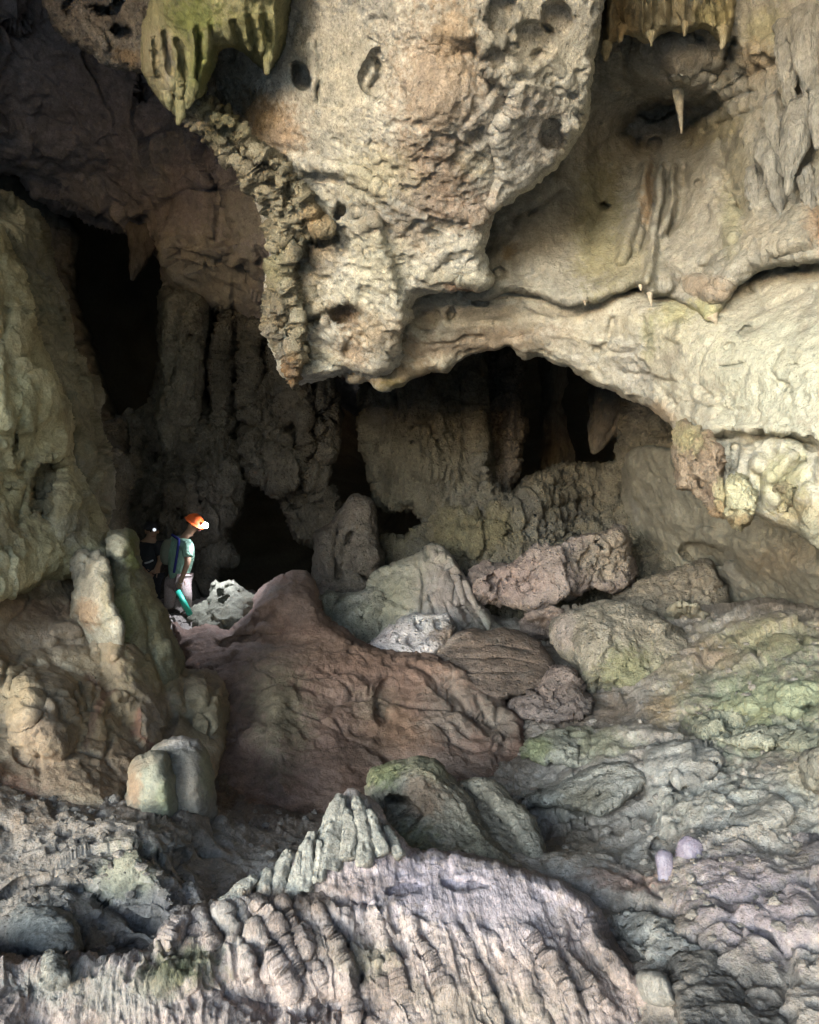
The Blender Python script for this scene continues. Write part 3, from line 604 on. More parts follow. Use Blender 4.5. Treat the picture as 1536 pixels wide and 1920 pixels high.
boulder('dim brown boulder in shade right of the large pitted one', [(1150,1120),(1180,1095),(1220,1080),(1260,1072),(1295,1055),(1312,1045),(1335,1052),(1345,1080),(1362,1105),(1365,1130),(1340,1150),(1250,1160),(1170,1150)], [(1180,1110,11.5),(1260,1090,11),(1320,1060,11.1),(1350,1120,11),(1250,1150,10.6)],
        ((.20,.165,.12),(.25,.21,.155),(.15,.12,.085)), [('s',[(1240,1080),(1250,1120),(1240,1150)],6,-.1,40),('d',1330,1090,22,30,0,.1),('c',[(1290,1070),(1300,1110),(1285,1150)],4,.1)], edge=(20,.4))
boulder('small smooth stone in front of the dim brown boulder', [(1248,1150),(1262,1135),(1290,1128),(1312,1130),(1325,1150),(1318,1166),(1280,1172),(1252,1168)], [(1250,1150,10.2),(1290,1145,9.9),(1320,1155,10)], ((.24,.22,.15),(.29,.265,.19),(.19,.17,.11)), edge=(12,.2), mat=R_STD, thick=.3)
boulder('small dark reddish stone wedged below the large pitted boulder', [(972,1165),(985,1152),(1010,1142),(1040,1138),(1060,1150),(1050,1190),(1020,1205),(990,1195)], [(980,1165,10.9),(1010,1160,10.6),(1040,1170,10.6)], ((.22,.16,.145),(.28,.21,.19),(.15,.105,.095)), [('c',[(1000,1160),(1030,1180)],4,.1)], edge=(14,.25))
boulder('jagged stone coloured whitish violet as if lit from above behind the mound', [(690,1215),(705,1195),(725,1178),(745,1165),(765,1150),(790,1148),(815,1150),(838,1150),(848,1162),(860,1178),(850,1200),(810,1225),(740,1230)], [(695,1205,9.9),(770,1160,10.1),(770,1195,9.6),(850,1180,10),(800,1220,9.5)],
        ((.50,.44,.47),(.58,.52,.55),(.34,.265,.28)), [('s',[(862,1165),(830,1180),(800,1200),(775,1225)],4,-.15,60),('p',770,1195,8,10,30,.1),('p',790,1170,10,6,20,.1),('p',820,1165,10,6,10,.1)], [(845,1190,40,22,-20,(.22,.15,.10),.9)], edge=(12,.25), mat=R_PIT, disp=[('f',2.5,.05,4),('p',8,.07,.6),('r',9,.02,3)])  # violet light from above is put into the pale palette
boulder('dark red brown ribbed slab behind the central mound', [(795,1230),(815,1210),(850,1190),(880,1182),(920,1184),(955,1182),(985,1190),(1010,1205),(1035,1235),(1040,1270),(1000,1300),(900,1310),(820,1260)], [(800,1230,9.5),(870,1190,9.8),(960,1190,9.9),(900,1250,9.2),(1000,1250,9.3)],
        ((.15,.10,.075),(.19,.13,.10),(.115,.075,.055)), [('c',[(840,1215),(920,1212),(1000,1220)],3,.06),('c',[(850,1235),(930,1235),(1010,1245)],3,.06),('c',[(870,1260),(960,1262)],3,.05),('s',[(800,1232),(840,1205),(880,1190)],4,-.08,40)],
        [(835,1208,35,8,-30,(.36,.3,.27),.8)], edge=(14,.3), disp=[('f',2,.06,4),('r',5,.03,4,(.4,.6,2.2)),('f',20,.01,3)])
boulder('big rounded boulder with a green patch on its front', [(1030,1175),(1045,1152),(1075,1140),(1110,1130),(1150,1128),(1195,1135),(1225,1148),(1260,1170),(1290,1190),(1312,1222),(1318,1250),(1300,1270),(1250,1275),(1230,1300),(1190,1310),(1150,1295),(1110,1300),(1095,1285),(1075,1255),(1050,1225),(1035,1200)],
        [(1040,1180,9.9),(1100,1150,9.6),(1200,1150,9.6),(1130,1220,8.9),(1250,1200,9.1),(1300,1240,9.2),(1180,1290,8.8),(1100,1270,9.2)], ((.27,.23,.165),(.34,.295,.225),(.20,.17,.12)),
        [('s',[(1225,1150),(1222,1210),(1230,1260)],8,-.12,60),('b',1110,1190,50,40,0,.12),('c',[(1235,1220),(1260,1260),(1290,1262)],5,.12),('d',1270,1215,40,45,30,.1),('c',[(1110,1180),(1150,1200),(1140,1225)],4,.05),('p',1160,1278,10,8,0,.1)],
        [(1180,1255,60,50,-20,(.20,.205,.095),.8),(1060,1185,25,40,0,(.34,.28,.28),.6)], edge=(30,.6), disp=[('f',1.5,.10,4),('k',1.8,.12),('r',5,.035,4),('p',8,.03,.35),('f',12,.014,4),('f',28,.008,3)])  # green patch low on the front
boulder('low reddish rock at the left foot of the green patched boulder', [(950,1330),(960,1290),(1000,1270),(1040,1245),(1075,1258),(1095,1290),(1120,1310),(1100,1345),(1020,1360)], [(960,1320,8.9),(1010,1290,8.8),(1060,1270,8.9),(1050,1330,8.3)], ((.21,.145,.125),(.27,.20,.175),(.155,.10,.08)), [('p',975,1300,12,7,-10,.1),('c',[(1000,1290),(1040,1320)],5,.1),('p',1060,1300,20,14,20,.1)], edge=(18,.3), mat=R_PIT)

# ---- the big central mound
mass('rock_mound', [(326,1172),(350,1180),(385,1170),(420,1180),(445,1165),(468,1140),(480,1112),(500,1095),(525,1082),(558,1069),(580,1076),(594,1100),(602,1140),(625,1168),(660,1190),(692,1208),(740,1215),(790,1222),(840,1238),(880,1262),(920,1296),(955,1322),(985,1352),(998,1378),(992,1392),(1010,1425),(980,1470),(900,1530),(700,1580),(480,1590),(380,1500),(350,1400),(340,1260)],
     [(340,1190,10.4),(420,1195,10.2),(540,1080,10.4),(555,1130,9.9),(600,1170,9.7),(700,1215,9.4),(480,1240,9.0),(620,1270,8.7),(800,1240,9.1),(900,1300,8.7),(980,1370,8.3),(430,1350,7.9),(560,1380,7.6),(700,1350,8.1),(850,1380,7.9),(500,1480,6.9),(640,1480,6.9),(800,1460,7.2),(950,1450,7.5),(560,1570,6.2),(380,1480,6.9)],
     R_STD, MOUND,
     [('r',[(555,1075),(540,1120),(480,1160),(400,1200)],22,.12),('c',[(400,1215),(460,1185),(520,1140)],10,.12),('s',[(755,1232),(800,1270),(850,1330),(900,1365),(950,1395)],6,.14,70),('c',[(845,1265),(850,1295),(875,1330),(905,1355)],4,.10),
      ('c',[(895,1300),(905,1340),(950,1385)],4,.10),('r',[(870,1262),(930,1310),(985,1370)],9,.06),('b',520,1320,60,90,0,.2),('b',640,1300,70,80,0,.15),('p',720,1320,20,50,10,.15),('b',810,1400,60,40,20,.1),
      ('r',[(520,1290),(515,1400),(540,1500)],25,.12),('b',600,1180,60,30,20,.1),('p',470,1200,60,16,-10,.2)],
     [('f',1.2,.12,5),('k',1.6,.04),('r',3.8,.012,4),('f',6,.024,5),('p',6,.035,.25),('x',1.4,.04),('f',20,.012,3)],
     [(740,1370,90,60,20,(.24,.13,.07),.7),(680,1410,60,40,0,(.085,.055,.04),.7),(520,1330,60,110,0,(.17,.145,.085),.8),(850,1330,60,70,35,(.24,.19,.155),.8),(930,1350,30,50,-30,(.25,.21,.17),.7),(560,1120,50,60,0,(.15,.105,.09),.7),(600,1220,120,30,0,(.14,.085,.06),.7),(720,1250,50,20,0,(.10,.06,.045),.6),(840,1440,120,40,0,(.20,.15,.125),.7),(700,1320,40,40,0,(.22,.175,.12),.6)],
     edge=(26,.6), thick=.8, label='broad reddish brown flowstone mound with pointed left peak at the centre', cat='rock mound')

# ---- left bank of flowstone
mass('flowstone_bank', [(-200,1000),(20,1010),(70,1005),(110,1040),(160,1110),(240,1110),(310,1150),(335,1215),(350,1250),(395,1255),(425,1290),(432,1340),(425,1400),(400,1470),(330,1560),(200,1600),(-200,1680)],
     [(-100,1050,6.4),(30,1040,7.2),(90,1040,7.6),(180,1130,7.6),(300,1170,7.9),(30,1160,6.8),(130,1200,6.9),(230,1250,6.9),(330,1260,7.6),(410,1300,7.7),(60,1260,6.3),(180,1320,6.4),(300,1350,6.8),(400,1420,6.9),(50,1400,5.7),(200,1450,5.6),(320,1500,5.9),(100,1560,5.1),(-100,1400,5.2),(-150,1600,4.6)],
     R_SMOOTH, ((.28,.185,.095),(.35,.25,.135),(.21,.13,.068),.8),
     [('d',85,1340,75,95,0,0.41),('d',75,1040,30,32,0,0.20),('d',95,1060,28,60,0,0.20),('d',45,1075,40,40,0,0.16),('s',[(180,1225),(120,1220),(60,1225),(10,1260)],8,-.16,60),('b',100,1190,60,26,0,.12),('s',[(170,1140),(110,1110),(60,1110),(20,1120)],8,-.12,50),
      ('d',250,1260,55,110,-12,0.38),('d',210,1215,22,30,0,0.14),('d',190,1330,45,60,0,0.20),('d',30,1300,50,70,0,0.16),('d',285,1350,35,55,0,0.22),('d',390,1310,45,70,-10,0.27),('c',[(135,1290),(138,1330),(136,1350)],5,.12),('c',[(148,1280),(150,1310)],3,.06),
      ('c',[(160,1260),(180,1290),(170,1330),(165,1370)],4,.05),('r',[(320,1260),(335,1330),(340,1400)],16,.1),('b',130,1480,110,50,20,.15),('c',[(330,1330),(320,1380),(350,1430)],5,.05),('d',320,1170,40,60,-20,0.14),('p',205,1180,24,8,30,.1),('d',130,1180,36,20,0,0.11)],
     [('f',1.3,.09,5),('b',3.0,.018,3),('k',2,.03),('f',8,.016,5),('f',26,.006,2),('x',1.6,.04),('p',6,.03,.15)],
     [(90,1340,60,50,0,(.24,.18,.14),.5),(200,1330,90,90,0,(.31,.215,.11),.6),(30,1290,50,60,0,(.30,.225,.125),.6),(110,1190,70,30,0,(.27,.215,.165),.8),(90,1140,80,25,0,(.20,.125,.085),.8),(300,1340,40,40,0,(.28,.225,.19),.7),(370,1350,60,60,0,(.17,.145,.085),.7),(300,1230,70,60,20,(.21,.18,.085),.7),
      ('line',[(165,1270),(195,1290),(180,1340),(160,1400)],7,(.20,.085,.05),.7),('line',[(215,1290),(200,1300),(185,1330)],6,(.22,.10,.06),.7),('line',[(260,1330),(255,1370),(290,1400)],8,(.26,.09,.055),.8),(60,1480,90,70,0,(.22,.145,.095),.7),(210,1440,90,50,0,(.19,.125,.08),.7),
      (20,1510,50,60,0,(.27,.13,.085),.7),(60,1060,50,40,0,(.31,.26,.155),.6),(85,1040,26,40,0,(.36,.30,.18),.7)],
     edge=(26,.5), thick=.8, label='stepped brown flowstone bank of smooth lobes along the left side', cat='rock bank')

# ---- stalagmites
SG = 'stalagmites on the flowstone bank'
mass('stalagmite', [(196,1012),(205,998),(228,993),(250,997),(260,1010),(262,1045),(275,1075),(292,1110),(315,1150),(325,1190),(345,1240),(330,1290),(260,1300),(210,1260),(190,1180),(195,1100),(200,1050)], [(200,1010,7.6),(230,1005,7.5),(230,1060,7.3),(260,1120,7.3),(240,1180,7.0),(310,1180,7.5),(250,1270,6.8),(330,1250,7.4)],
     R_STD, ((.21,.19,.095),(.26,.23,.12),(.165,.14,.07)), [('d',218,1022,26,32,0,.12),('r',[(245,1010),(250,1100),(265,1200)],22,.1),('r',[(285,1110),(300,1180),(310,1240)],14,.08)], [('f',1.6,.08,4,(1,1,.6)),('b',5,.04,4,(1,1,.5)),('k',3.5,.04,1,(1,1,.5)),('f',12,.018,4),('p',7,.03,.3)],
     [(215,1020,24,30,0,(.44,.40,.30),.95),(248,1030,16,50,0,(.155,.165,.04),.9),(300,1050,20,40,0,(.2,.19,.08),.7),(232,1170,26,70,0,(.145,.16,.05),.7),(270,1150,40,60,0,(.215,.19,.09),.6)], edge=(30,.55), thick=.5, label='tall olive stalagmite with a pale knobbed top by the people', cat='stalagmite', group=SG)
mass('stalagmite', [(134,1050),(146,1030),(163,1030),(172,1036),(185,1032),(200,1045),(208,1075),(212,1110),(226,1160),(232,1220),(208,1250),(160,1245),(126,1205),(128,1150),(134,1110),(134,1075)], [(150,1040,7.2),(185,1040,7.1),(180,1100,6.9),(190,1160,6.75),(155,1160,6.9),(180,1235,7.2),(145,1200,7.3)],
     R_STD, ((.34,.30,.215),(.42,.38,.28),(.27,.215,.14)), [('d',155,1040,12,12,0,.08),('r',[(180,1040),(178,1100),(185,1170)],16,.08),('c',[(163,1050),(160,1090)],4,.06)], [('f',3,.05,4),('k',5,.025,1,(1,1,.6)),('r',8,.02,4,(1,1,.6)),('p',9,.03,.3),('f',20,.012,3)],
     [(165,1150,25,30,0,(.33,.20,.11),.8),(200,1120,14,60,0,(.22,.19,.11),.6)], edge=(16,.22), thick=.3, label='shorter pale knobbly stalagmite left of the tall olive one', cat='stalagmite', group=SG)
mass('stalagmite', [(284,1405),(305,1386),(340,1380),(370,1386),(390,1410),(400,1445),(406,1490),(412,1560),(400,1610),(330,1620),(290,1560),(284,1440)], [(290,1400,5.7),(340,1390,5.6),(350,1450,5.35),(390,1440,5.6),(350,1510,5.25),(380,1550,5.45),(400,1600,6.1),(330,1610,6.1)],
     R_SMOOTH, ((.22,.185,.145),(.27,.235,.19),(.17,.14,.105)), [('b',300,1440,20,30,0,-.04)], [('f',2.2,.025,3),('f',7,.014,4),('p',9,.02,.35),('f',22,.006,3)], [(345,1390,35,14,0,(.30,.275,.27),.8),(390,1440,15,50,0,(.24,.25,.15),.6)], edge=(42,.36), thick=.35, label='rear grey dome of the twin stalagmite at lower left', cat='stalagmite', group='twin domed stalagmites')
mass('stalagmite', [(238,1465),(245,1430),(262,1412),(290,1404),(310,1408),(322,1432),(334,1465),(342,1500),(350,1560),(340,1600),(290,1610),(238,1595),(230,1540)], [(245,1440,5.3),(290,1415,5.3),(285,1470,5.05),(330,1480,5.25),(290,1510,5.02),(300,1545,5.18),(245,1520,5.25),(300,1600,6.0),(340,1590,6.0)],
     R_SMOOTH, ((.235,.235,.165),(.28,.28,.205),(.19,.185,.125)), [('r',[(306,1418),(313,1480),(322,1540)],8,.015)], [('f',2.5,.02,3),('f',7,.014,4),('p',9,.02,.3),('f',22,.006,3)], [(250,1480,14,60,0,(.27,.175,.11),.9),(275,1420,30,16,0,(.26,.215,.16),.7),(310,1500,16,40,0,(.31,.35,.21),.6)], edge=(38,.32), thick=.3, label='front greenish dome of the twin stalagmite at lower left', cat='stalagmite', group='twin domed stalagmites')
taper('stalagmite', [(1242,1594,4.76,5),(1243,1599,4.76,12),(1245,1612,4.75,15),(1249,1630,4.74,14),(1252,1645,4.74,17),(1254,1656,4.73,24),(1256,1672,4.74,34)], R_GLOSS, ((.17,.14,.215),(.23,.19,.28),(.13,.105,.15)), [('f',6,.012,3),('r',9,.012,3,(1.4,1.4,.3))], segs=32, flute=.05, label='small wet violet stalagmite standing upright on the right slope', cat='stalagmite', group='wet violet stalagmites')
taper('stalagmite', [(1288,1574,4.70,6),(1290,1579,4.70,15),(1294,1590,4.70,20),(1298,1602,4.72,27),(1302,1622,4.8,42)], R_GLOSS, ((.16,.125,.19),(.22,.18,.26),(.13,.1,.14)), [('f',5,.03,4),('r',9,.012,3)], segs=32, flute=.05, label='squat wet violet stalagmite behind the upright one on the slope', cat='stalagmite', group='wet violet stalagmites')

# ---- hanging ceiling: main block, right-hand hollow, low overhang
mass('cave_ceiling', [(620,470),(760,440),(1000,430),(1200,440),(1380,440),(1500,380),(1760,360),(1760,1120),(1640,1080),(1545,1038),(1490,1002),(1440,975),(1395,950),(1340,905),(1292,850),(1258,800),(1232,772),(1192,752),(1150,738),(1120,728),(1098,716),(1078,700),(1058,688),(1035,676),(1018,667),(1000,664),(985,670),(970,662),(958,652),(944,650),(930,657),(905,660),(880,664),(850,680),(838,695),(800,702),(770,712),(740,728),(715,732),(690,715),(650,716),(630,640)],
     [(640,700,9.5),(700,715,9.5),(780,700,9.3),(760,600,9.0),(900,645,9.1),(850,570,8.6),(950,580,8.5),(960,650,9.2),(1050,640,8.55),(1050,680,8.9),(1100,585,8.3),(1200,640,7.8),(1200,570,7.95),(1230,750,8.1),(1150,720,8.7),(1340,640,6.9),(1350,740,7.0),(1440,560,6.9),(1500,540,6.7),(1500,700,6.0),(1500,850,5.9),(1400,850,6.4),(1310,840,7.1),(1450,940,6.3),(1540,1030,6.0),(1700,900,5.2),(1700,500,5.8),(700,480,9.6),(1000,450,9.6),(1300,450,9.0),(1110,535,8.4),(1210,535,8.1),(1320,570,7.6),(1340,600,7.25),(950,535,8.7),(1000,545,8.5),(1420,495,7.5),(1540,480,6.9),(1060,560,8.35)],
     R_STD, ((.40,.37,.285),(.49,.46,.365),(.33,.295,.215)),
     [('p',845,590,14,17,20,.16),('p',902,566,14,9,10,.13),('p',800,600,30,26,-20,.10),('c',[(860,600),(930,600),(990,590),(1060,600),(1140,570)],12,.06),('s',[(1180,640),(1040,620),(920,650),(840,680)],8,-.12,60),
      ('c',[(1160,690),(1220,708),(1270,715)],4,.09),('c',[(1225,716),(1262,720)],4,.07),('c',[(1475,650),(1460,670),(1450,700),(1455,712)],4,.12),('c',[(1450,712),(1480,730)],3,.08),('p',1368,648,12,7,-10,.06),('p',1395,620,16,5,-30,.08),('p',1490,680,7,5,0,.06),
      ('c',[(1330,820),(1400,822),(1450,815),(1536,845)],8,.20),('s',[(1330,812),(1400,816),(1450,808),(1560,838)],5,-.22,70),('r',[(1310,800),(1400,800),(1480,795)],8,.06),('r',[(1420,860),(1440,900),(1455,950)],10,.14),('r',[(1490,850),(1460,880),(1445,910)],9,.10),('c',[(1376,830),(1374,880),(1372,920)],6,.18),
      ('c',[(1430,880),(1432,940)],7,.2),('d',1520,960,30,50,0,.15),('c',[(1470,900),(1490,880),(1520,860)],6,.12),('s',[(1340,605),(1370,570),(1440,525),(1536,505)],14,-.1,80),('b',1440,560,70,30,-20,-.12),('s',[(1536,545),(1480,545),(1430,575)],7,.09,40),
      ('b',1250,580,60,40,0,.1),('c',[(1150,590),(1140,640),(1110,660)],8,.08),('c',[(1210,590),(1215,640)],9,.07),('r',[(1280,600),(1262,640)],14,.08),('c',[(1290,750),(1340,765),(1400,770)],4,.05),('c',[(1350,690),(1400,680)],3,.05),('c',[(1360,760),(1380,750)],3,.06),
      ('s',[(1258,795),(1200,745),(1120,715),(1060,680)],7,.06,30),('p',660,690,18,10,0,.1),('p',740,665,14,12,0,.12),('p',700,655,14,12,0,.10)],
     [('f',1.2,.09,5),('r',3.5,.026,4,(.5,1,1.8)),('k',1.2,.025),('f',8,.008,4),('f',20,.007,3),('p',8,.03,.3),('x',1.0,.03,1,(.5,1,1.5))],
     [(900,600,150,50,-5,(.31,.285,.24),.8),(900,640,180,28,-5,(.29,.215,.155),.75),(720,690,90,30,10,(.30,.215,.14),.8),(800,700,60,16,0,(.26,.2,.12),.7),(1240,775,40,18,30,(.36,.25,.16),.7),(1460,700,150,130,0,(.47,.48,.385),.75),(1250,620,80,40,0,(.37,.35,.25),.6),(1270,580,40,30,0,(.31,.30,.15),.8),(1215,640,14,50,0,(.27,.27,.15),.6),
      (1500,960,50,40,0,(.30,.23,.10),.8),(1470,900,60,50,0,(.40,.385,.20),.7),(740,718,30,12,0,(.36,.32,.14),.8),(1440,540,90,40,-20,(.40,.375,.30),.7),(1540,1000,60,50,0,(.33,.33,.25),.7)],
     quiet=[(1400,620,230,110,0,.35)], edge=(18,.4), thick=2.5, kind='structure', label='low pale ceiling overhang sweeping down to the right')

mass('cave_ceiling', [(860,-170),(1200,-170),(1800,-170),(1800,470),(1620,492),(1540,490),(1480,492),(1425,503),(1385,530),(1358,568),(1345,604),(1325,604),(1295,580),(1258,558),(1218,556),(1196,534),(1160,548),(1112,566),(1060,571),(1000,553),(950,547),(870,560),(820,400)],
     [(950,545,8.3),(1000,500,8.3),(1060,560,8.1),(1110,555,7.9),(1000,420,8.5),(1060,320,8.7),(1120,200,8.8),(1200,210,9.1),(1150,380,8.9),(1130,480,8.4),(1240,230,9.5),(1250,110,7.9),(1180,120,8.3),(1160,300,9.1),(1250,300,8.8),(1230,430,8.2),(1210,530,7.7),(1250,550,7.7),(1320,400,8.0),(1330,590,7.2),(1400,300,7.6),(1400,480,7.0),(1500,300,7.0),(1500,480,6.5),(1400,60,7.5),(1340,130,8.0),(1500,60,7.0),(1700,200,6.0),(1700,480,5.9),(1000,-100,8.8),(1250,-100,8.0)],
     R_STD, ((.29,.275,.225),(.36,.34,.285),(.23,.21,.155)),
     [('s',[(1150,250),(1200,205),(1250,185),(1300,195),(1350,170)],8,-.35,90),('d',1250,120,85,75,0,.25),('b',1270,150,22,30,0,.15),('p',1235,205,46,24,-15,.25),('p',1195,265,9,14,0,.15),('p',1225,268,12,14,0,.15),
      ('r',[(1215,280),(1205,360),(1180,430),(1160,500)],10,0.21),('r',[(1240,280),(1235,380),(1222,470),(1215,540)],9,0.27),('r',[(1262,300),(1260,380),(1240,450)],9,0.20),('c',[(1226,300),(1222,400),(1200,480)],6,.14),('c',[(1250,300),(1248,380),(1230,450)],5,.14),('c',[(1282,300),(1280,380),(1250,450)],8,.14),
      ('p',1134,385,12,10,20,.18),('p',1000,400,12,5,-40,.08),('p',1125,230,5,6,0,.06),('c',[(950,420),(1000,390),(1060,350)],7,.06),('p',942,515,14,11,0,.08),('p',960,470,12,22,40,.04),('p',1312,345,11,10,0,.10),('r',[(1330,300),(1345,400),(1380,470)],18,.14),('d',1310,390,40,70,-10,.12),
      ('c',[(1350,250),(1365,330),(1400,420)],12,.14),('b',1400,330,36,90,0,.16),('p',1382,388,8,10,0,.1),('s',[(1536,460),(1450,470),(1390,500),(1350,545)],12,.16,50),('c',[(1400,430),(1380,460),(1340,480),(1310,520)],8,.10),('c',[(1300,500),(1340,500),(1380,480)],6,.08),
      ('r',[(1205,520),(1220,555)],12,.15),('r',[(1255,510),(1255,545)],9,.10),('d',1235,520,45,30,0,.15),('d',1330,540,55,22,15,.12),('c',[(1140,300),(1120,400),(1100,470)],14,.08),('r',[(1100,300),(1105,400),(1090,500)],14,.05),('d',1400,100,28,34,0,.12),('d',1440,90,38,34,0,.16),('p',1370,100,14,40,20,.2),
      ('c',[(1310,250),(1400,215),(1460,205)],6,.08),('c',[(1290,230),(1360,190),(1420,170)],5,.08),('c',[(1310,130),(1350,140),(1340,165)],7,.14)],
     [('f',1.3,.08,5),('r',3.2,.04,4,(1.4,1.4,.35)),('k',1.6,.03),('f',8,.010,4,(1.2,1.2,.8)),('f',20,.006,3),('p',8,.035,.3)],
     [(1250,110,80,60,0,(.31,.29,.26),.85),(1150,180,80,80,0,(.34,.315,.255),.7),(1120,420,50,130,0,(.25,.235,.125),.75),(1160,500,70,60,0,(.30,.27,.15),.6),(1215,360,12,60,5,(.36,.225,.11),.75),(1240,250,70,40,0,(.30,.28,.23),.6),(1330,240,70,30,-10,(.30,.26,.15),.7),(1000,440,60,60,0,(.36,.325,.27),.6),(955,470,14,20,30,(.36,.25,.13),.7),  # olive patch left of the folds also paints in the shade of the recess
      (1440,60,50,40,0,(.31,.30,.17),.7),(1420,110,40,36,0,(.36,.27,.165),.7),(1330,540,50,20,10,(.32,.22,.145),.6),(1320,585,36,20,0,(.37,.36,.17),.8),(1450,440,90,40,0,(.40,.36,.29),.7),(1385,340,30,100,0,(.29,.26,.165),.6),(1480,300,60,150,0,(.29,.285,.255),.8),(1530,420,20,40,0,(.33,.2,.11),.7),(1370,420,20,60,0,(.31,.31,.2),.6)],
     quiet=[(1180,350,260,260,0,.4)], edge=(16,.28), thick=2.2, kind='structure', label='hollowed grey ceiling with folds at the upper right')

BL = mass('cave_ceiling', [(400,-170),(760,-170),(1140,-170),(1136,-20),(1128,40),(1116,110),(1108,170),(1100,215),(1088,245),(1060,285),(1030,318),(990,352),(952,384),(925,408),(912,440),(905,475),(912,505),(918,530),(900,541),(870,543),(830,545),(792,552),(774,562),(768,580),(776,596),(762,610),(752,640),(758,660),(735,690),(700,708),(650,702),(605,715),(560,722),(525,700),(505,640),(500,560),(505,470),(480,370),(440,290),(400,210),(380,100)],
     [(420,-100,6.9),(560,-100,6.5),(800,-100,5.9),(1100,-100,6.1),(440,150,7.6),(560,150,7.0),(700,100,6.5),(800,150,6.3),(920,150,6.25),(1040,150,6.5),(1090,150,6.7),(1100,60,6.4),(600,300,7.3),(750,300,6.8),(880,300,6.7),(1000,300,7.0),(560,450,8.1),(640,420,7.7),(760,420,7.4),(880,430,7.35),(560,600,8.8),(640,560,8.4),(740,560,8.1),(740,640,8.55),(620,690,9.1),(560,710,9.3),(890,520,7.8)],
     R_BLOCK, PALE,
     [('p',940,25,32,48,0,0.155),('p',995,80,50,46,-20,0.155),('p',1045,35,32,38,-10,0.155),('p',925,110,26,28,0,0.12),('p',1012,105,16,14,0,0.072),('p',1035,258,28,31,0,.26),('p',1083,215,10,18,10,0.155),('p',1040,180,10,8,0,0.048),('p',935,245,16,14,-30,0.060),
      ('r',[(965,0),(968,50),(960,110)],8,.06),('r',[(1020,90),(1060,150),(1100,185)],9,.07),('r',[(955,120),(1000,130),(1030,100)],8,.05),
      ('s',[(900,60),(905,130),(960,175),(950,215),(925,240),(935,290),(935,340),(905,420)],8,-.20,110),
      ('p',564,140,17,28,-15,.3),('p',700,135,24,42,20,0.12),('c',[(700,100),(710,140),(690,170)],7,.1),('s',[(592,60),(595,140),(598,190),(660,205),(720,170)],6,.07,60),('c',[(596,150),(600,200),(650,205)],5,.06),
      ('r',[(540,300),(600,310),(680,330),(740,370),(820,440)],10,.09),('c',[(560,330),(620,330),(700,360)],10,.08),('r',[(690,400),(720,470),(745,560),(765,640)],12,.12),('s',[(695,400),(725,480),(750,570),(765,650)],10,.1,80),
      ('p',640,395,19,22,0,.25),('p',600,440,36,22,10,0.168),('p',655,455,26,40,-35,0.084),('p',690,475,10,18,-20,0.072),('p',650,585,34,22,0,.36),('p',658,562,6,5,0,0.072),('p',592,600,8,11,0,.2),('p',560,480,20,30,0,0.12),('p',660,655,20,22,0,0.078),('p',737,668,20,14,10,0.078),('p',610,540,24,30,0,0.072),
      ('r',[(590,570),(620,620),(650,650)],7,.08),('r',[(570,620),(620,640)],6,.06),('p',590,660,40,30,20,0.060),('s',[(905,545),(870,520),(820,535),(760,560)],7,.05,40),('p',875,530,34,8,4,0.060),('p',865,512,18,6,0,0.036),('p',745,485,18,8,0,0.036),
      ('p',722,300,9,7,0,0.054),('p',745,265,4,20,-20,0.036),('p',700,265,8,8,0,0.036),('c',[(690,320),(760,380),(880,450)],7,.045),('r',[(930,430),(880,460),(820,480),(780,530)],12,.06),
      ('b',820,150,100,110,0,.10),('r',[(1110,100),(1095,200),(1040,300),(960,370)],12,.07),('p',960,90,14,12,0,0.048)],
     [('f',1.1,.09,5),('r',3.0,.022,4),('k',1.4,.05),('r',6,.016,4),('f',18,.012,4),('p',5,.06,.16),('p',12,.03,.4),('p',25,.012,.5),('r',11,.012,3),('x',0.9,.04)],
     [(830,170,105,180,0,(.36,.265,.195),.85),(800,330,110,90,20,(.34,.25,.19),.8),(880,390,60,50,0,(.32,.225,.17),.8),(730,430,90,40,30,(.38,.28,.2),.6),(860,60,50,70,0,(.43,.31,.19),.6),(1010,80,90,90,0,(.44,.41,.34),.8),(640,140,60,110,0,(.42,.395,.33),.8),(1000,260,72,85,25,(.33,.305,.285),.95),(1000,200,50,30,0,(.30,.265,.24),.5),  # grey patch also puts the shade of the right face into the colour
      (700,330,70,60,0,(.50,.47,.335),.7),(650,420,100,60,30,(.46,.44,.37),.7),(520,240,60,50,30,(.40,.25,.14),.75),(480,200,50,40,20,(.25,.175,.085),.75),(680,520,80,80,20,(.62,.60,.50),.9),(720,480,60,50,20,(.58,.56,.46),.8),(700,620,60,40,0,(.38,.29,.19),.75),(600,470,40,50,0,(.33,.24,.13),.7),(640,590,40,26,0,(.20,.13,.085),.8),(580,560,40,60,0,(.35,.295,.185),.7),(600,680,60,30,0,(.45,.43,.31),.6),(660,660,40,30,0,(.33,.22,.135),.7),
      (900,300,40,30,0,(.5,.46,.31),.6),(860,520,90,20,8,(.44,.42,.34),.7),(870,532,40,7,4,(.26,.12,.07),.8),(770,600,20,30,0,(.5,.45,.36),.7),('line',[(1120,60),(1105,180),(1040,310),(930,405)],10,(.52,.49,.36),.6),(1040,40,50,30,0,(.38,.34,.29),.6)],
     quiet=[(640,130,75,110,0,.75),(1020,65,95,75,0,.85),(985,280,60,70,30,.4),(560,150,40,60,0,.5)], edge=(26,.55), thick=2.2, step=2.6, kind='structure', label='huge pale pitted ceiling block hanging over the middle of the cave')

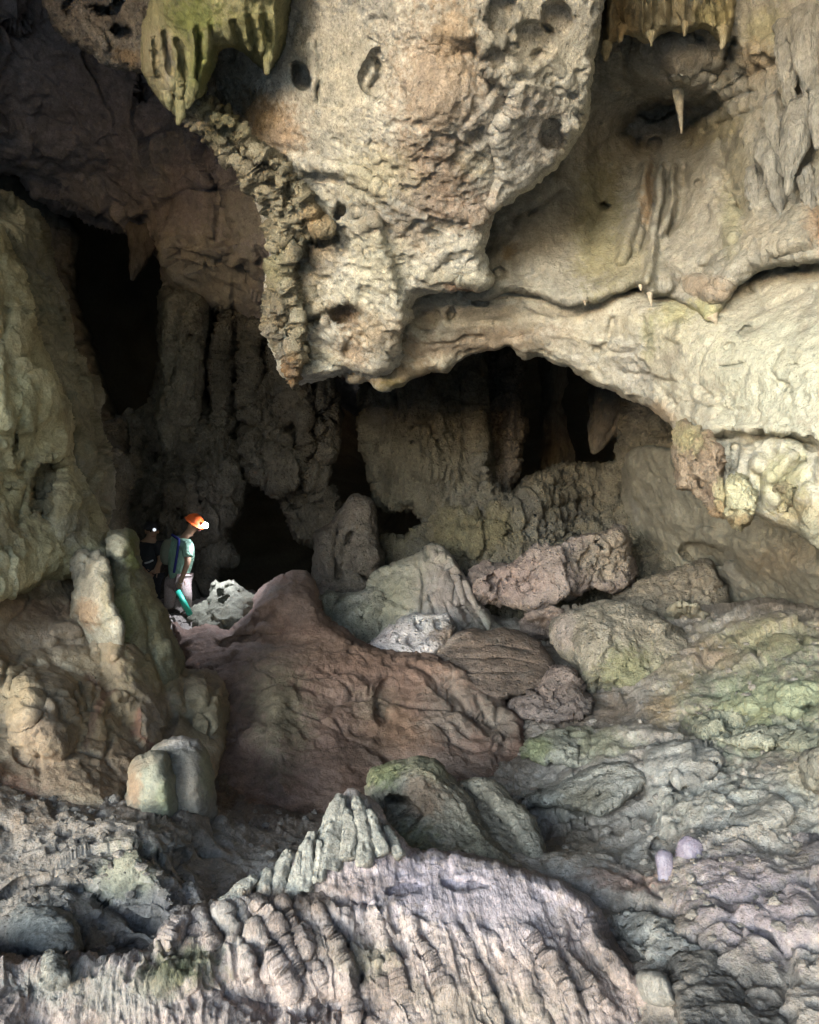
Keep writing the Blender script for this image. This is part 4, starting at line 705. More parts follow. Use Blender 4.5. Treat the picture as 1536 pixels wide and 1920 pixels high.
mass('flowstone_crust', [(352,222),(368,200),(392,193),(420,208),(452,232),(480,262),(505,285),(530,298),(546,318),(560,345),(580,372),(602,400),(622,430),(600,442),(582,446),(572,470),(560,478),(552,505),(560,540),(566,575),(572,610),(566,640),(574,665),(566,690),(560,722),(540,716),(526,672),(512,650),(498,612),(494,572),(506,540),(508,500),(514,470),(504,440),(500,405),(480,372),(458,348),(438,310),(416,296),(400,270),(372,250)],
     [(360,215,7.1),(420,240,7.1),(440,300,7.4),(510,310,7.2),(490,360,7.6),(560,370,7.4),(600,420,7.6),(530,430,7.8),(530,520,8.2),(530,600,8.5),(548,700,9.0)], R_ROUGH,
     ((.36,.31,.185),(.46,.41,.27),(.25,.20,.115)), [('c',[(400,225),(440,270),(490,320),(520,370)],6,.12),('c',[(440,240),(480,290),(530,330)],5,.10),('p',465,292,10,12,0,.16),('p',482,312,9,10,0,.16),('r',[(520,340),(545,390),(560,440)],8,.1),('c',[(520,460),(565,452)],5,.14),('p',540,620,20,26,0,.16),('p',560,655,8,12,0,.15),
      ('c',[(540,340),(535,400),(545,440)],5,.1),('r',[(400,215),(430,260)],7,.08),('d',545,310,26,22,30,.1),('c',[(500,380),(530,440)],5,.08)],
     [('f',2,.08,4),('k',3.5,.12),('r',5,.09,4),('k',9,.04),('b',9,.04,4),('f',20,.014,3),('p',7,.08,.5)],
     [(420,230,50,30,40,(.34,.32,.15),.6),(545,690,20,36,0,(.38,.21,.085),.95),(520,600,26,60,0,(.27,.21,.13),.7),(520,500,20,40,0,(.36,.35,.2),.6),(480,320,40,30,40,(.19,.155,.105),.6),(590,410,30,24,30,(.45,.31,.16),.7),(430,300,24,16,40,(.45,.42,.33),.7)],
     edge=(16,.35), thick=.4, label='knobbly ochre crust running down the left edge of the hanging block', cat='flowstone')

mass('ceiling_rock', [(60,-120),(75,-20),(92,25),(104,55),(130,78),(165,100),(190,116),(222,128),(262,138),(300,142),(330,60),(330,-120)], [(80,-50,8.8),(120,50,8.6),(200,90,8.3),(260,110,8.4),(200,-50,8.2),(300,0,8.2)], R_ROUGH,
     ((.27,.235,.21),(.35,.315,.29),(.19,.155,.135)), [('p',190,20,26,16,30,.3),('p',130,10,14,24,-20,.2),('p',230,60,24,16,30,.25),('p',215,15,20,26,20,.3),('r',[(150,0),(160,50),(210,90)],10,.12)], [('f',2,.10,4),('r',5,.05,4),('b',9,.04,4),('p',6,.08,.4),('f',20,.012,3)],
     [(240,105,30,14,20,(.33,.22,.11),.7),(130,20,50,60,0,(.30,.265,.25),.6)], edge=(26,.5), thick=1.0, label='jagged grey rock jutting from the top left corner', cat='rock')

# ---- flowstone draperies
def drapery(name, label, cat, outline, ctrl, pal, folds, fingers, patches=(), edge=(26,.4), fw=7, fa=.10, disp=None, group=None, thick=.4):
    fe = [('r', f, fw, fa) for f in folds] + [('c', [(a[0] + 9, a[1] + 2) for a in f], fw * .55, fa * .45) for f in folds]
    ob = mass(name, outline, ctrl, R_FLOW, pal, fe, disp or [('f',2,.05,4),('b',7,.03,4,(1.3,1.3,.5)),('f',22,.01,3)], patches, edge=edge, thick=thick, label=label, cat=cat, group=group)
    for i, fp in enumerate(fingers):
        taper('finger', fp, R_FLOW, pal, [('f',4,.04,3),('b',10,.02,3)], segs=22, flute=.12, parent=ob, patches=patches)
    return ob
drapery('flowstone_drapery', 'bulging moss green flowstone drapery hanging at the top left', 'flowstone',
     [(276,20),(292,-40),(300,-140),(540,-140),(548,-20),(545,40),(540,85),(520,120),(502,136),(480,120),(455,100),(430,90),(408,105),(395,145),(378,185),(352,205),(338,222),(318,208),(302,196),(280,165),(265,128),(264,85),(268,50)],
     [(270,80,7.1),(300,60,6.6),(330,150,6.7),(300,170,6.9),(340,20,6.3),(390,90,6.6),(420,40,6.3),(480,60,6.3),(530,60,6.6),(500,110,6.6),(420,-100,6.0),(330,210,6.9)],
     ((.27,.26,.095),(.36,.34,.15),(.18,.18,.055)),
     [[(300,50),(305,110),(325,170)],[(322,60),(330,130),(340,190)],[(360,40),(365,110),(350,190)],[(385,40),(390,100),(370,160)],[(430,30),(440,80)],[(455,20),(470,100)],[(485,20),(495,110)],[(512,20),(515,100)],[(282,60),(282,110),(295,150)]],
     [[(338,190,6.8,12),(336,212,6.78,8),(334,234,6.78,3)],[(362,150,6.55,13),(358,185,6.55,9),(350,205,6.6,3)],[(503,85,6.5,10),(502,115,6.48,7),(500,138,6.46,3)],[(312,170,6.75,10),(316,192,6.75,8),(320,208,6.8,3)]],
     [(300,100,36,80,0,(.40,.35,.24),.8),(360,30,60,40,0,(.20,.24,.055),.8),(380,120,30,60,0,(.22,.25,.055),.7),(480,60,60,60,0,(.25,.25,.085),.6),(315,110,8,50,0,(.46,.42,.38),.7)], edge=(34,.6), fw=8, fa=.13)
drapery('flowstone_drapery', 'folded ochre flowstone curtain hanging at the top right', 'flowstone',
     [(1126,105),(1132,50),(1138,-10),(1140,-140),(1395,-140),(1386,0),(1380,40),(1368,80),(1352,85),(1335,66),(1315,56),(1285,62),(1265,58),(1240,66),(1222,82),(1200,78),(1175,66),(1160,72),(1148,92),(1138,110)],
     [(1135,90,7.5),(1150,20,7.2),(1250,20,7.2),(1350,40,7.3),(1380,20,7.5),(1250,-100,6.9)], ((.36,.29,.135),(.44,.37,.195),(.26,.20,.085)),
     [[(1150,-20),(1145,40),(1138,90)],[(1175,-20),(1172,60)],[(1200,-20),(1205,30),(1200,70)],[(1225,-20),(1222,70)],[(1250,-20),(1250,55)],[(1275,-20),(1285,55)],[(1300,-20),(1305,50)],[(1325,-20),(1340,30),(1340,60)],[(1350,-20),(1360,30),(1356,75)],[(1372,-20),(1372,50)]],
     [[(1138,80,7.3,9),(1137,100,7.3,6),(1136,112,7.3,2)],[(1355,50,7.2,10),(1356,75,7.2,7),(1352,92,7.2,2)],[(1220,60,7.1,9),(1222,78,7.1,6),(1222,88,7.1,2)],[(1166,50,7.2,8),(1164,68,7.2,5),(1162,78,7.2,2)],[(1285,40,7.1,8),(1285,58,7.1,5),(1284,68,7.1,2)]],
     [(1160,40,30,50,0,(.40,.26,.105),.7),(1340,20,40,40,0,(.38,.34,.14),.6)], edge=(12,.3), fw=6, fa=.09)

# ---- stalactites
SP = [('f',3,.06,4),('b',8,.035,3,(1,1,.5)),('f',16,.012,3),('p',9,.03,.3)]
mass('stone_knob', [(1252,150),(1268,138),(1286,140),(1298,152),(1290,170),(1276,180),(1262,172)], [(1255,150,8.0),(1275,155,7.75),(1290,160,7.95)], R_STD, ((.32,.28,.21),(.38,.34,.26),(.25,.21,.15)), [], [('b',9,.03,3),('f',20,.01,3)], edge=(14,.2), thick=.3, label='round knob of stone carrying the single slender stalactite', cat='stalactite knob')
taper('stalactite', [(1271,168,7.75,10),(1272,178,7.75,10),(1275,205,7.75,6),(1277,228,7.75,3.5),(1278,250,7.75,1.2)], R_SMOOTH, ((.50,.44,.30),(.56,.50,.36),(.42,.33,.2)), [('f',10,.01,3)], label='single slender cream stalactite hanging from the grey dome', cat='stalactite')
GB = ((.25,.245,.22),(.33,.32,.285),(.18,.17,.14))
GS = 'grey stalactites at the right edge'
for (pth, lab) in [
    ([(1470,60,6.9,22),(1476,130,6.85,20),(1480,190,6.85,13),(1479,242,6.85,3)], 'grey stalactite left of two, topmost row at the right edge'),
    ([(1512,30,6.7,30),(1512,90,6.65,26),(1513,150,6.65,16),(1512,196,6.65,3)], 'broad grey stalactite right of two in the topmost row at the right edge'),
    ([(1450,200,6.95,24),(1456,240,6.9,19),(1460,280,6.9,11),(1461,308,6.9,3)], 'blunt grey stalactite of the middle row, tip above the long pair'),
    ([(1436,270,6.95,22),(1450,320,6.9,18),(1460,370,6.85,11),(1465,404,6.85,3)], 'long grey stalactite of the lower row, left of the pair'),
    ([(1500,210,6.65,30),(1492,280,6.6,24),(1482,330,6.6,14),(1476,366,6.6,3)], 'thick grey stalactite slanting down left in the middle row'),
    ([(1540,170,6.4,26),(1536,230,6.4,17),(1533,278,6.4,4)], 'grey stalactite cut by the right edge of the picture'),
    ([(1412,330,7.2,18),(1420,380,7.15,13),(1428,428,7.1,3)], 'slim grey stalactite lowest and furthest left of the cluster'),
    ([(1512,330,6.6,20),(1518,380,6.55,13),(1519,424,6.55,3)], 'short grey stalactite of the lower row by the picture edge'),
    ([(1545,360,6.3,16),(1543,400,6.3,9),(1541,432,6.3,2)], 'small grey stalactite in the bottom right corner of the cluster')]:
    pth = [(pth[0][0] + 4, pth[0][1] - 26, pth[0][2] + .55, pth[0][3] * .7)] + [(x, y, d + (.12 if k == 0 else .03), r * (.95 if k else .9)) for k, (x, y, d, r) in enumerate(pth)]
    taper('stalactite', pth, R_FLOW, GB, SP, segs=36, flute=.12, label=lab, cat='stalactite', group=GS)
for (pth, lab) in [([(1218,548,7.55,6),(1220,560,7.55,3),(1222,574,7.55,1)], 'longest of the tiny straw stalactites under the ceiling lip'),
                   ([(1201,534,7.6,5),(1202,545,7.6,1.2)], 'tiny straw stalactite left of the longest straw'),
                   ([(1241,528,7.6,4),(1242,541,7.6,1)], 'tiny straw stalactite just right of the longest straw'),
                   ([(1250,528,7.6,4),(1250,540,7.6,1)], 'tiny straw stalactite furthest right under the ceiling lip'),
                   ([(1096,563,7.9,4),(1098,573,7.9,1)], 'tiny stalactite nub alone on the smooth ceiling lip'),
                   ([(1336,590,7.15,12),(1340,600,7.15,6),(1344,608,7.15,2)], 'yellowish stalactite nub at the corner of the ceiling lip')]:
    taper('straw_stalactite', pth, R_SMOOTH, ((.45,.34,.22),(.52,.42,.28),(.36,.25,.15)), [], segs=12, spacing=1.5, label=lab, cat='stalactite', group='small straws under the ceiling lip')
mass('stalactite', [(1256,840),(1262,812),(1280,790),(1305,795),(1330,810),(1352,835),(1362,870),(1366,910),(1368,950),(1362,972),(1348,976),(1332,966),(1318,945),(1300,930),(1280,918),(1266,898),(1258,870)],
     [(1260,850,7.0),(1290,810,6.9),(1310,860,6.6),(1340,840,6.5),(1350,920,6.5),(1345,970,6.6),(1290,920,6.9)], R_ROUGH, ((.33,.22,.13),(.42,.30,.19),(.26,.15,.085)),
     [('p',1308,858,7,10,0,.10),('p',1307,898,6,8,0,.10),('r',[(1330,830),(1345,890),(1355,950)],9,.06)], [('f',2,.07,4),('k',4,.06,1,(1,1,.5)),('b',7,.05,4,(1.2,1.2,.6)),('p',7,.05,.4),('f',20,.012,3)], [(1290,820,40,30,20,(.36,.33,.17),.9),(1352,930,14,40,0,(.48,.44,.24),.8),(1345,960,18,16,0,(.42,.27,.14),.7)], edge=(15,.3), thick=.5, rough_edge=7,
     label='bulbous rust brown stalactite at the tip of the low overhang', cat='stalactite')
mass('stalactite', [(1356,930),(1365,902),(1380,888),(1398,892),(1412,908),(1422,930),(1424,955),(1412,972),(1402,988),(1388,994),(1370,986),(1358,968)], [(1360,940,6.5),(1390,910,6.2),(1395,950,6.1),(1415,950,6.3),(1385,988,6.3)], R_ROUGH,
     ((.48,.45,.22),(.56,.53,.29),(.38,.33,.14)), [('c',[(1360,965),(1390,955),(1420,968)],5,.08)], [('f',3,.06,4),('k',6,.05),('b',9,.035,4),('f',24,.01,3)], [(1390,978,40,16,0,(.26,.18,.085),.9)], edge=(13,.25), thick=.4, rough_edge=7, label='knobbed yellow stalactite beside the rust brown bulb', cat='stalactite')
mass('stalactite', [(1432,930),(1445,905),(1470,900),(1495,905),(1515,915),(1540,920),(1560,960),(1545,985),(1515,975),(1490,965),(1465,975),(1445,970)], [(1440,940,6.2),(1480,920,6.0),(1480,960,6.1),(1530,950,5.9)], R_ROUGH, ((.38,.31,.12),(.50,.45,.21),(.20,.13,.06)),
     [('c',[(1460,910),(1470,960)],5,.1),('c',[(1490,915),(1495,960)],5,.1)], [('f',3,.05,4),('b',8,.05,4),('p',9,.05,.5)], [(1510,950,40,24,0,(.15,.10,.05),.8)], edge=(18,.3), thick=.4, label='rough gold and dark crust hanging right of the yellow stalactite', cat='stalactite')

# ---- stones and boulders of the near floor
boulder('round mossy boulder with an undercut behind the foreground rock', [(688,1452),(700,1438),(722,1428),(760,1420),(790,1418),(822,1430),(838,1448),(855,1470),(885,1500),(900,1530),(930,1570),(960,1600),(1000,1640),(950,1660),(850,1640),(760,1620),(715,1560),(690,1500)],
        [(695,1450,5.7),(760,1430,5.6),(820,1450,5.5),(790,1500,5.2),(730,1530,5.25),(880,1560,5.1),(850,1610,4.9),(960,1620,5.0)], ((.27,.225,.15),(.34,.285,.20),(.20,.165,.10)),
        [('p',745,1498,24,9,5,.30),('s',[(722,1500),(770,1500),(800,1530)],5,-.10,50),('b',790,1480,50,50,0,.10),('c',[(800,1560),(830,1590)],5,.05),('s',[(838,1450),(870,1520),(900,1580)],7,-.08,60)],
        [(720,1450,40,30,-20,(.22,.25,.11),.9),(800,1440,50,20,20,(.33,.32,.18),.6),(790,1500,36,40,0,(.36,.23,.15),.75),(760,1580,60,40,0,(.22,.21,.10),.8),(900,1580,50,50,0,(.20,.185,.13),.7)], edge=(32,.5), disp=[('f',1.8,.07,4),('b',6,.03,4),('r',10,.015,3),('f',26,.008,3)], thick=.5, group='boulders on the near floor')
boulder('sharp edged slab leaning behind the round mossy boulder', [(850,1480),(885,1458),(915,1460),(945,1482),(975,1510),(1000,1535),(1012,1570),(1020,1610),(1020,1650),(960,1650),(905,1570),(870,1520)], [(880,1470,5.8),(930,1490,5.6),(990,1550,5.5),(950,1580,5.3),(1010,1630,5.2)],
        ((.27,.235,.165),(.34,.30,.22),(.20,.165,.115)), [('s',[(870,1465),(920,1510),(970,1560),(1000,1620)],4,-.12,40),('c',[(900,1490),(950,1540),(990,1610)],4,.08)], edge=(14,.25), disp=[('f',2,.05,4),('r',6,.03,4),('f',22,.01,3)], thick=.4, group='boulders on the near floor')
boulder('pale lichened stone lying on the slope right of the mound', [(985,1400),(998,1388),(1030,1380),(1070,1378),(1110,1382),(1140,1390),(1152,1412),(1130,1430),(1060,1440),(1000,1425)], [(990,1400,7.4),(1050,1390,7.2),(1120,1395,7.1),(1060,1425,6.9)], ((.30,.285,.20),(.38,.355,.275),(.23,.21,.13)),
        [('c',[(1085,1385),(1090,1410),(1080,1430)],4,.06),('p',1075,1395,8,5,0,.05)], [(1010,1410,30,20,0,(.27,.29,.13),.8),(1100,1395,30,14,0,(.42,.385,.32),.7)], edge=(18,.25), mat=R_PIT, thick=.3, group='boulders on the near floor')
boulder('long grey ledge stone overhanging a hollow in the slope', [(960,1500),(985,1490),(1030,1478),(1070,1455),(1110,1440),(1160,1430),(1200,1440),(1215,1465),(1190,1490),(1150,1520),(1120,1530),(1080,1520),(1020,1510)], [(970,1500,6.5),(1060,1470,6.3),(1150,1440,6.3),(1200,1460,6.1),(1130,1510,5.9),(1040,1508,6.2)], ((.27,.25,.20),(.35,.33,.28),(.20,.175,.13)),
        [('p',1125,1490,10,8,0,.12),('c',[(1000,1490),(1080,1465),(1160,1445)],4,.04)], [(1100,1500,40,24,0,(.17,.145,.10),.8)], edge=(16,.3), thick=.4, group='boulders on the near floor', disp=[('f',2,.05,4),('r',5,.03,4),('b',12,.015,3),('f',26,.006,3)])
boulder('yellow green boulder sitting high on the right slope', [(1430,1280),(1445,1258),(1480,1250),(1515,1258),(1540,1275),(1560,1310),(1545,1345),(1510,1350),(1505,1325),(1480,1320),(1450,1310)], [(1440,1280,7.0),(1490,1265,6.7),(1490,1305,6.5),(1540,1300,6.6)], ((.30,.30,.155),(.40,.38,.24),(.22,.23,.11)),
        [('s',[(1500,1350),(1510,1320),(1540,1300)],5,-.1,40)], [(1490,1300,30,24,0,(.44,.40,.28),.7)], edge=(20,.3), mat=R_PIT, thick=.3, group='boulders on the near floor')
boulder('cream coloured boulder cut by the right picture edge', [(1500,1430),(1510,1412),(1535,1405),(1570,1420),(1580,1470),(1540,1480),(1512,1465)], [(1510,1430,5.0),(1540,1430,4.85),(1540,1470,4.8)], ((.24,.22,.165),(.29,.27,.21),(.19,.165,.12)), edge=(14,.2), mat=R_PIT, disp=[('f',3,.05,4),('k',4,.05),('r',8,.02,3)], thick=.2, group='boulders on the near floor')
boulder('smooth grey stone at the right foot of the foreground rock', [(1192,1840),(1200,1822),(1225,1818),(1250,1825),(1262,1850),(1268,1880),(1240,1890),(1205,1875)], [(1200,1835,3.72),(1230,1835,3.6),(1240,1880,3.55)], ((.33,.30,.26),(.40,.37,.33),(.26,.23,.19)), edge=(18,.16), mat=R_STD, thick=.2, disp=[('f',3,.03,4),('b',10,.012,3)], group='boulders on the near floor')
boulder('small upright grey stone next to the smooth grey stone', [(1284,1850),(1292,1840),(1304,1848),(1318,1875),(1316,1892),(1300,1892)], [(1290,1850,3.6),(1305,1865,3.52),(1310,1890,3.5)], ((.33,.30,.26),(.40,.37,.33),(.26,.23,.19)), edge=(10,.1), mat=R_STD, thick=.15, disp=[('f',4,.02,4)], group='boulders on the near floor')
boulder('sharp ridged grey slab at the bottom right', [(1250,1830),(1268,1800),(1300,1785),(1340,1778),(1365,1790),(1385,1825),(1400,1850),(1440,1870),(1480,1900),(1480,1990),(1300,1990),(1270,1900)], [(1260,1830,3.8),(1330,1785,3.85),(1330,1830,3.65),(1400,1870,3.5),(1300,1900,3.3),(1460,1950,3.2)], ((.23,.195,.165),(.29,.25,.215),(.165,.135,.11)),
        [('s',[(1340,1780),(1330,1820),(1290,1850)],5,.06,50)], edge=(16,.25), thick=.3, disp=[('f',2.2,.05,4),('r',6,.03,4),('b',14,.01,3)], group='boulders on the near floor')
boulder('low rounded grey boulder on the lower left floor', [(5,1720),(20,1695),(60,1680),(105,1690),(140,1710),(155,1745),(150,1790),(60,1800),(10,1770)], [(15,1720,4.2),(80,1700,4.1),(80,1750,3.85),(140,1760,4.0)], ((.29,.28,.255),(.37,.36,.33),(.23,.215,.185)), edge=(30,.3), thick=.3, disp=[('f',2,.05,4),('b',8,.02,3),('f',26,.006,3)], group='boulders on the near floor')

GR = ((.24,.225,.20),(.31,.295,.27),(.18,.16,.135)); SD = [('f',2,.05,4),('k',2.2,.09),('r',6,.02,4),('x',2.2,.05),('p',9,.03,.35),('f',14,.012,4),('f',30,.006,3)]
boulder('flat grey slab in the slope above the pair of violet stalagmites', [(1215,1405),(1265,1392),(1330,1390),(1356,1420),(1335,1455),(1290,1475),(1235,1462),(1210,1435)], [(1220,1410,6.55),(1330,1395,6.25),(1280,1435,5.95),(1290,1470,5.8),(1215,1450,6.2)], GR, edge=(12,.22), mat=R_STD, disp=SD, thick=.3, group='boulders on the near floor')
boulder('long pale green ledge running along the right slope to the picture edge', [(1300,1352),(1360,1336),(1430,1330),(1500,1336),(1580,1352),(1590,1405),(1520,1408),(1450,1402),(1380,1398),(1320,1385)], [(1310,1360,6.8),(1430,1338,6.5),(1560,1350,5.8),(1380,1390,6.05),(1460,1398,5.75),(1560,1400,5.35)], ((.27,.275,.18),(.34,.335,.245),(.20,.205,.125)), edge=(12,.22), mat=R_PIT, disp=SD, thick=.3, group='boulders on the near floor')
boulder('low grey slab half sunk in the right slope under the green ledge', [(1340,1502),(1400,1478),(1462,1492),(1482,1525),(1455,1552),(1400,1560),(1350,1540)], [(1350,1505,5.35),(1460,1495,5.0),(1400,1520,5.05),(1400,1555,4.85)], GR, edge=(12,.2), mat=R_STD, disp=SD, thick=.25, group='boulders on the near floor')
boulder('broken purplish slab at the right edge below the violet stalagmites', [(1400,1612),(1450,1580),(1510,1572),(1580,1590),(1585,1660),(1520,1690),(1450,1680),(1410,1650)], [(1410,1615,4.75),(1520,1578,4.55),(1480,1630,4.4),(1480,1680,4.2),(1570,1650,4.15)], ((.225,.19,.20),(.29,.25,.265),(.165,.135,.14)), edge=(12,.2), mat=R_STD, disp=SD, thick=.25, group='boulders on the near floor')
boulder('pitted broken slab, coloured pale as if lit, in the gully right of the foreground rock', [(1150,1712),(1195,1700),(1250,1720),(1300,1752),(1318,1790),(1270,1806),(1205,1795),(1165,1762)], [(1155,1720,4.5),(1240,1722,4.3),(1300,1770,4.0),(1220,1780,4.05)], ((.34,.325,.30),(.42,.40,.375),(.25,.23,.2)), edge=(10,.18), mat=R_PIT, disp=[('f',3,.05,4),('k',4,.06),('p',9,.06,.5),('f',20,.01,3)], thick=.2, group='boulders on the near floor')  # pale palette stands for light falling on this spot

# ---- the big foreground rock with its comb of ribs
fr = [[(405,1700),(440,1740),(468,1790),(478,1850)],[(350,1712),(335,1740),(322,1775)],[(372,1705),(390,1740),(395,1780)],[(430,1695),(480,1740),(520,1810),(545,1870)],[(470,1690),(520,1740),(545,1790),(560,1840)],
      [(520,1690),(555,1740),(575,1790)],[(590,1700),(640,1790),(660,1860),(670,1930)],[(560,1740),(600,1830),(640,1930)],[(700,1720),(735,1800),(760,1880),(790,1930)],[(770,1730),(810,1800),(840,1880)],[(640,1700),(700,1800),(730,1900)],
      [(840,1720),(880,1790),(910,1860),(940,1930)],[(900,1730),(950,1800),(1000,1880),(1030,1930)],[(980,1740),(1040,1820),(1090,1900)],[(1040,1750),(1090,1820),(1150,1900)]]
FK = mass('foreground_rock', [(-140,1800),(0,1788),(30,1792),(70,1800),(92,1786),(112,1800),(140,1795),(200,1802),(262,1790),(290,1770),(305,1742),(325,1722),(352,1706),(390,1700),(425,1690),(470,1672),(500,1660),(540,1630),(575,1600),(600,1570),(620,1530),(634,1500),(652,1484),(682,1496),(712,1530),(745,1568),(772,1592),(815,1594),(860,1602),(910,1612),(960,1625),(1010,1640),(1062,1662),(1092,1684),(1115,1708),(1130,1738),(1150,1768),(1172,1795),(1200,1830),(1235,1865),(1270,1910),(1310,1980),(1340,2200),(-140,2250)],
     [(-100,1820,3.5),(0,1800,3.6),(100,1800,3.7),(200,1810,3.6),(290,1780,3.75),(400,1705,4.0),(480,1680,4.1),(560,1630,4.35),(640,1500,4.6),(640,1580,4.4),(700,1560,4.5),(780,1600,4.6),(900,1615,4.5),(1050,1665,4.3),(700,1650,4.3),(850,1680,4.22),(1000,1720,4.1),(1120,1740,4.12),(500,1760,3.85),(650,1750,3.98),(800,1780,3.93),(950,1800,3.9),(1100,1830,3.88),(1200,1860,3.82),(400,1820,3.64),(600,1860,3.7),(800,1900,3.7),(1000,1920,3.7),(200,1900,3.45),(50,1880,3.45),(0,2200,3.1),(600,2200,3.2),(1200,2200,3.2)],
     R_RILL, FORE,
     [('t',[(x+random.uniform(-7,7),y+random.uniform(-7,7)) for x,y in p],random.uniform(6,13),random.uniform(.05,.13)) for p in fr[:7]] + [('c',[(x+17+random.uniform(-6,6),y+4) for x,y in p],random.uniform(5,10),random.uniform(.06,.17)) for p in fr[:7]] + [('t',p,random.uniform(5,11),random.uniform(.01,.06)) for p in fr[7:]] + [('c',[(x+14+random.uniform(-5,5),y+4) for x,y in p],random.uniform(4,8),random.uniform(.01,.06)) for p in fr[7:]] +
     [('b',760,1690,120,40,0,.04),('p',760,1668,40,16,-10,.06),('p',870,1660,50,12,5,.05),('c',[(560,1670),(640,1690),(700,1700)],10,.06),('b',620,1885,44,36,0,-.14),('b',500,1885,50,44,20,-.18),('b',420,1860,44,30,0,-.09),('s',[(600,1650),(540,1690),(480,1690)],10,-.08,40),
      ('s',[(1120,1700),(1100,1760),(1150,1830),(1230,1900)],10,-.10,60),('b',50,1870,60,50,0,-.10),('b',330,1840,70,30,0,.08),('r',[(640,1490),(630,1540),(610,1600)],12,.10),('r',[(660,1490),(690,1540),(720,1590)],9,.08),('c',[(655,1510),(665,1560),(670,1600)],6,.10),('c',[(690,1530),(710,1570),(735,1600)],5,.08),('c',[(675,1520),(692,1570),(700,1605)],4,.07)],
     [('f',1.8,.06,4),('r',5,.030,4,(1.6,.10,.28,0,.35)),('r',15,.022,3,(1.5,.10,.26,0,.35)),('f',6,.028,6),('p',9,.03,.2),('p',22,.012,.5),('f',34,.008,3),('p',12,.03,.3,(1.3,.7,.5,0,.35))],
     [(830,1665,230,60,6,(.46,.40,.49),.9),(960,1720,180,70,14,(.41,.35,.385),.75),(560,1690,80,40,0,(0.245,0.163,0.109),.7),(350,1810,80,40,0,(0.136,0.143,0.058),.8),(300,1840,60,30,0,(0.122,0.129,0.048),.7),(640,1560,50,60,0,(0.313,0.306,0.258),.8),(700,1570,40,40,0,(0.245,0.197,0.163),.6),(440,1740,70,50,20,(0.313,0.292,0.265),.7),(720,1850,60,60,0,(0.258,0.184,0.143),.6),(690,1800,50,40,0,(0.211,0.197,0.116),.6),  # lilac patches on the top put bluish skylight into the colour
      (1050,1850,80,80,20,(0.245,0.197,0.170),.6),(900,1900,150,60,0,(0.258,0.218,0.163),.6),(100,1850,120,40,0,(0.272,0.272,0.245),.7),(620,1780,60,40,20,(0.272,0.224,0.184),.6),(200,1880,120,50,0,(0.245,0.235,0.211),.7),(680,1660,70,30,0,(0.245,0.177,0.136),.6),(1130,1790,40,60,0,(0.170,0.136,0.116),.6)],
     edge=(22,.35), thick=.5, step=2.6, quiet=[(860,1670,260,70,8,.6)], label='big ribbed violet grey foreground rock with a pointed comb on its left', cat='rock')
# free-standing fins of the comb (they carry the ribbed edge)
FIN = ((.33,.315,.27),(.40,.385,.335),(.26,.23,.18)); FD = [('f',5,.02,4,(1,1,.4)),('r',9,.016,3,(1.3,1.3,.3)),('f',16,.010,4),('f',34,.006,3)]
fins = [[(502,1632,4.22,5),(498,1650,4.2,11),(494,1680,4.16,14)], [(542,1592,4.3,6),(532,1625,4.27,13),(520,1665,4.22,15),(512,1690,4.2,17)], [(562,1598,4.25,5),(556,1630,4.22,9),(552,1660,4.2,11),(546,1690,4.16,14)],
        [(585,1562,4.34,7),(574,1590,4.3,13),(574,1630,4.26,15),(570,1670,4.2,17)], [(600,1575,4.3,5),(602,1610,4.28,10),(596,1650,4.24,13)], [(640,1492,4.5,8),(628,1530,4.46,18),(620,1580,4.4,26),(612,1630,4.34,30)],
        [(668,1498,4.5,6),(676,1535,4.44,11),(684,1580,4.38,13),(684,1620,4.3,14)], [(692,1525,4.46,5),(706,1560,4.42,9),(716,1600,4.36,11)], [(652,1520,4.44,5),(656,1560,4.38,11),(650,1610,4.3,14)], [(724,1552,4.5,4),(738,1580,4.46,8),(750,1606,4.4,10)],
        [(478,1646,4.15,5),(460,1664,4.12,10),(435,1688,4.05,12),(412,1706,4.0,12)],
        [(96,1786,3.62,7),(100,1805,3.56,12),(104,1840,3.45,14)]]
for i, f in enumerate(fins):
    taper('rib', f, R_ROUGH, FIN, FD, segs=26, spacing=2.5, flute=.10, parent=FK, squash=1.5,
          patches=[(500,1680,60,16,0,(.38,.24,.15),.7),(560,1690,60,14,0,(.36,.25,.16),.7)])

# ---- people
def skin(name, verts, edges, radii, mat, parent, sub=2, root=0):
    me = bpy.data.meshes.new(name); me.from_pydata([tuple(Vector(v) - parent.location) for v in verts], edges, [])
    ob = bpy.data.objects.new(name, me); COL.objects.link(ob); ob.parent = parent
    m = ob.modifiers.new('skin', 'SKIN'); m.use_smooth_shade = True
    for i, r in enumerate(radii):
        sv = me.skin_vertices[0].data[i]; sv.radius = (r, r) if not isinstance(r, tuple) else r; sv.use_root = (i == root)
    s = ob.modifiers.new('sub', 'SUBSURF'); s.levels = sub; s.render_levels = sub
    me.materials.append(mat); return ob
def blob(name, loc, scale, rot, mat, parent, cut=None, seg=24):
    bm = bmesh.new(); bmesh.ops.create_uvsphere(bm, u_segments=seg, v_segments=seg // 2, radius=1)
    if cut is not None: bmesh.ops.bisect_plane(bm, geom=bm.verts[:] + bm.edges[:] + bm.faces[:], plane_co=(0, 0, cut), plane_no=(0, 0, -1), clear_outer=True)
    for f in bm.faces: f.smooth = True
    me = bpy.data.meshes.new(name); bm.to_mesh(me); bm.free(); me.materials.append(mat)
    ob = bpy.data.objects.new(name, me); COL.objects.link(ob); ob.parent = parent
    ob.location = Vector(loc) - parent.location; ob.scale = scale; ob.rotation_euler = rot; return ob
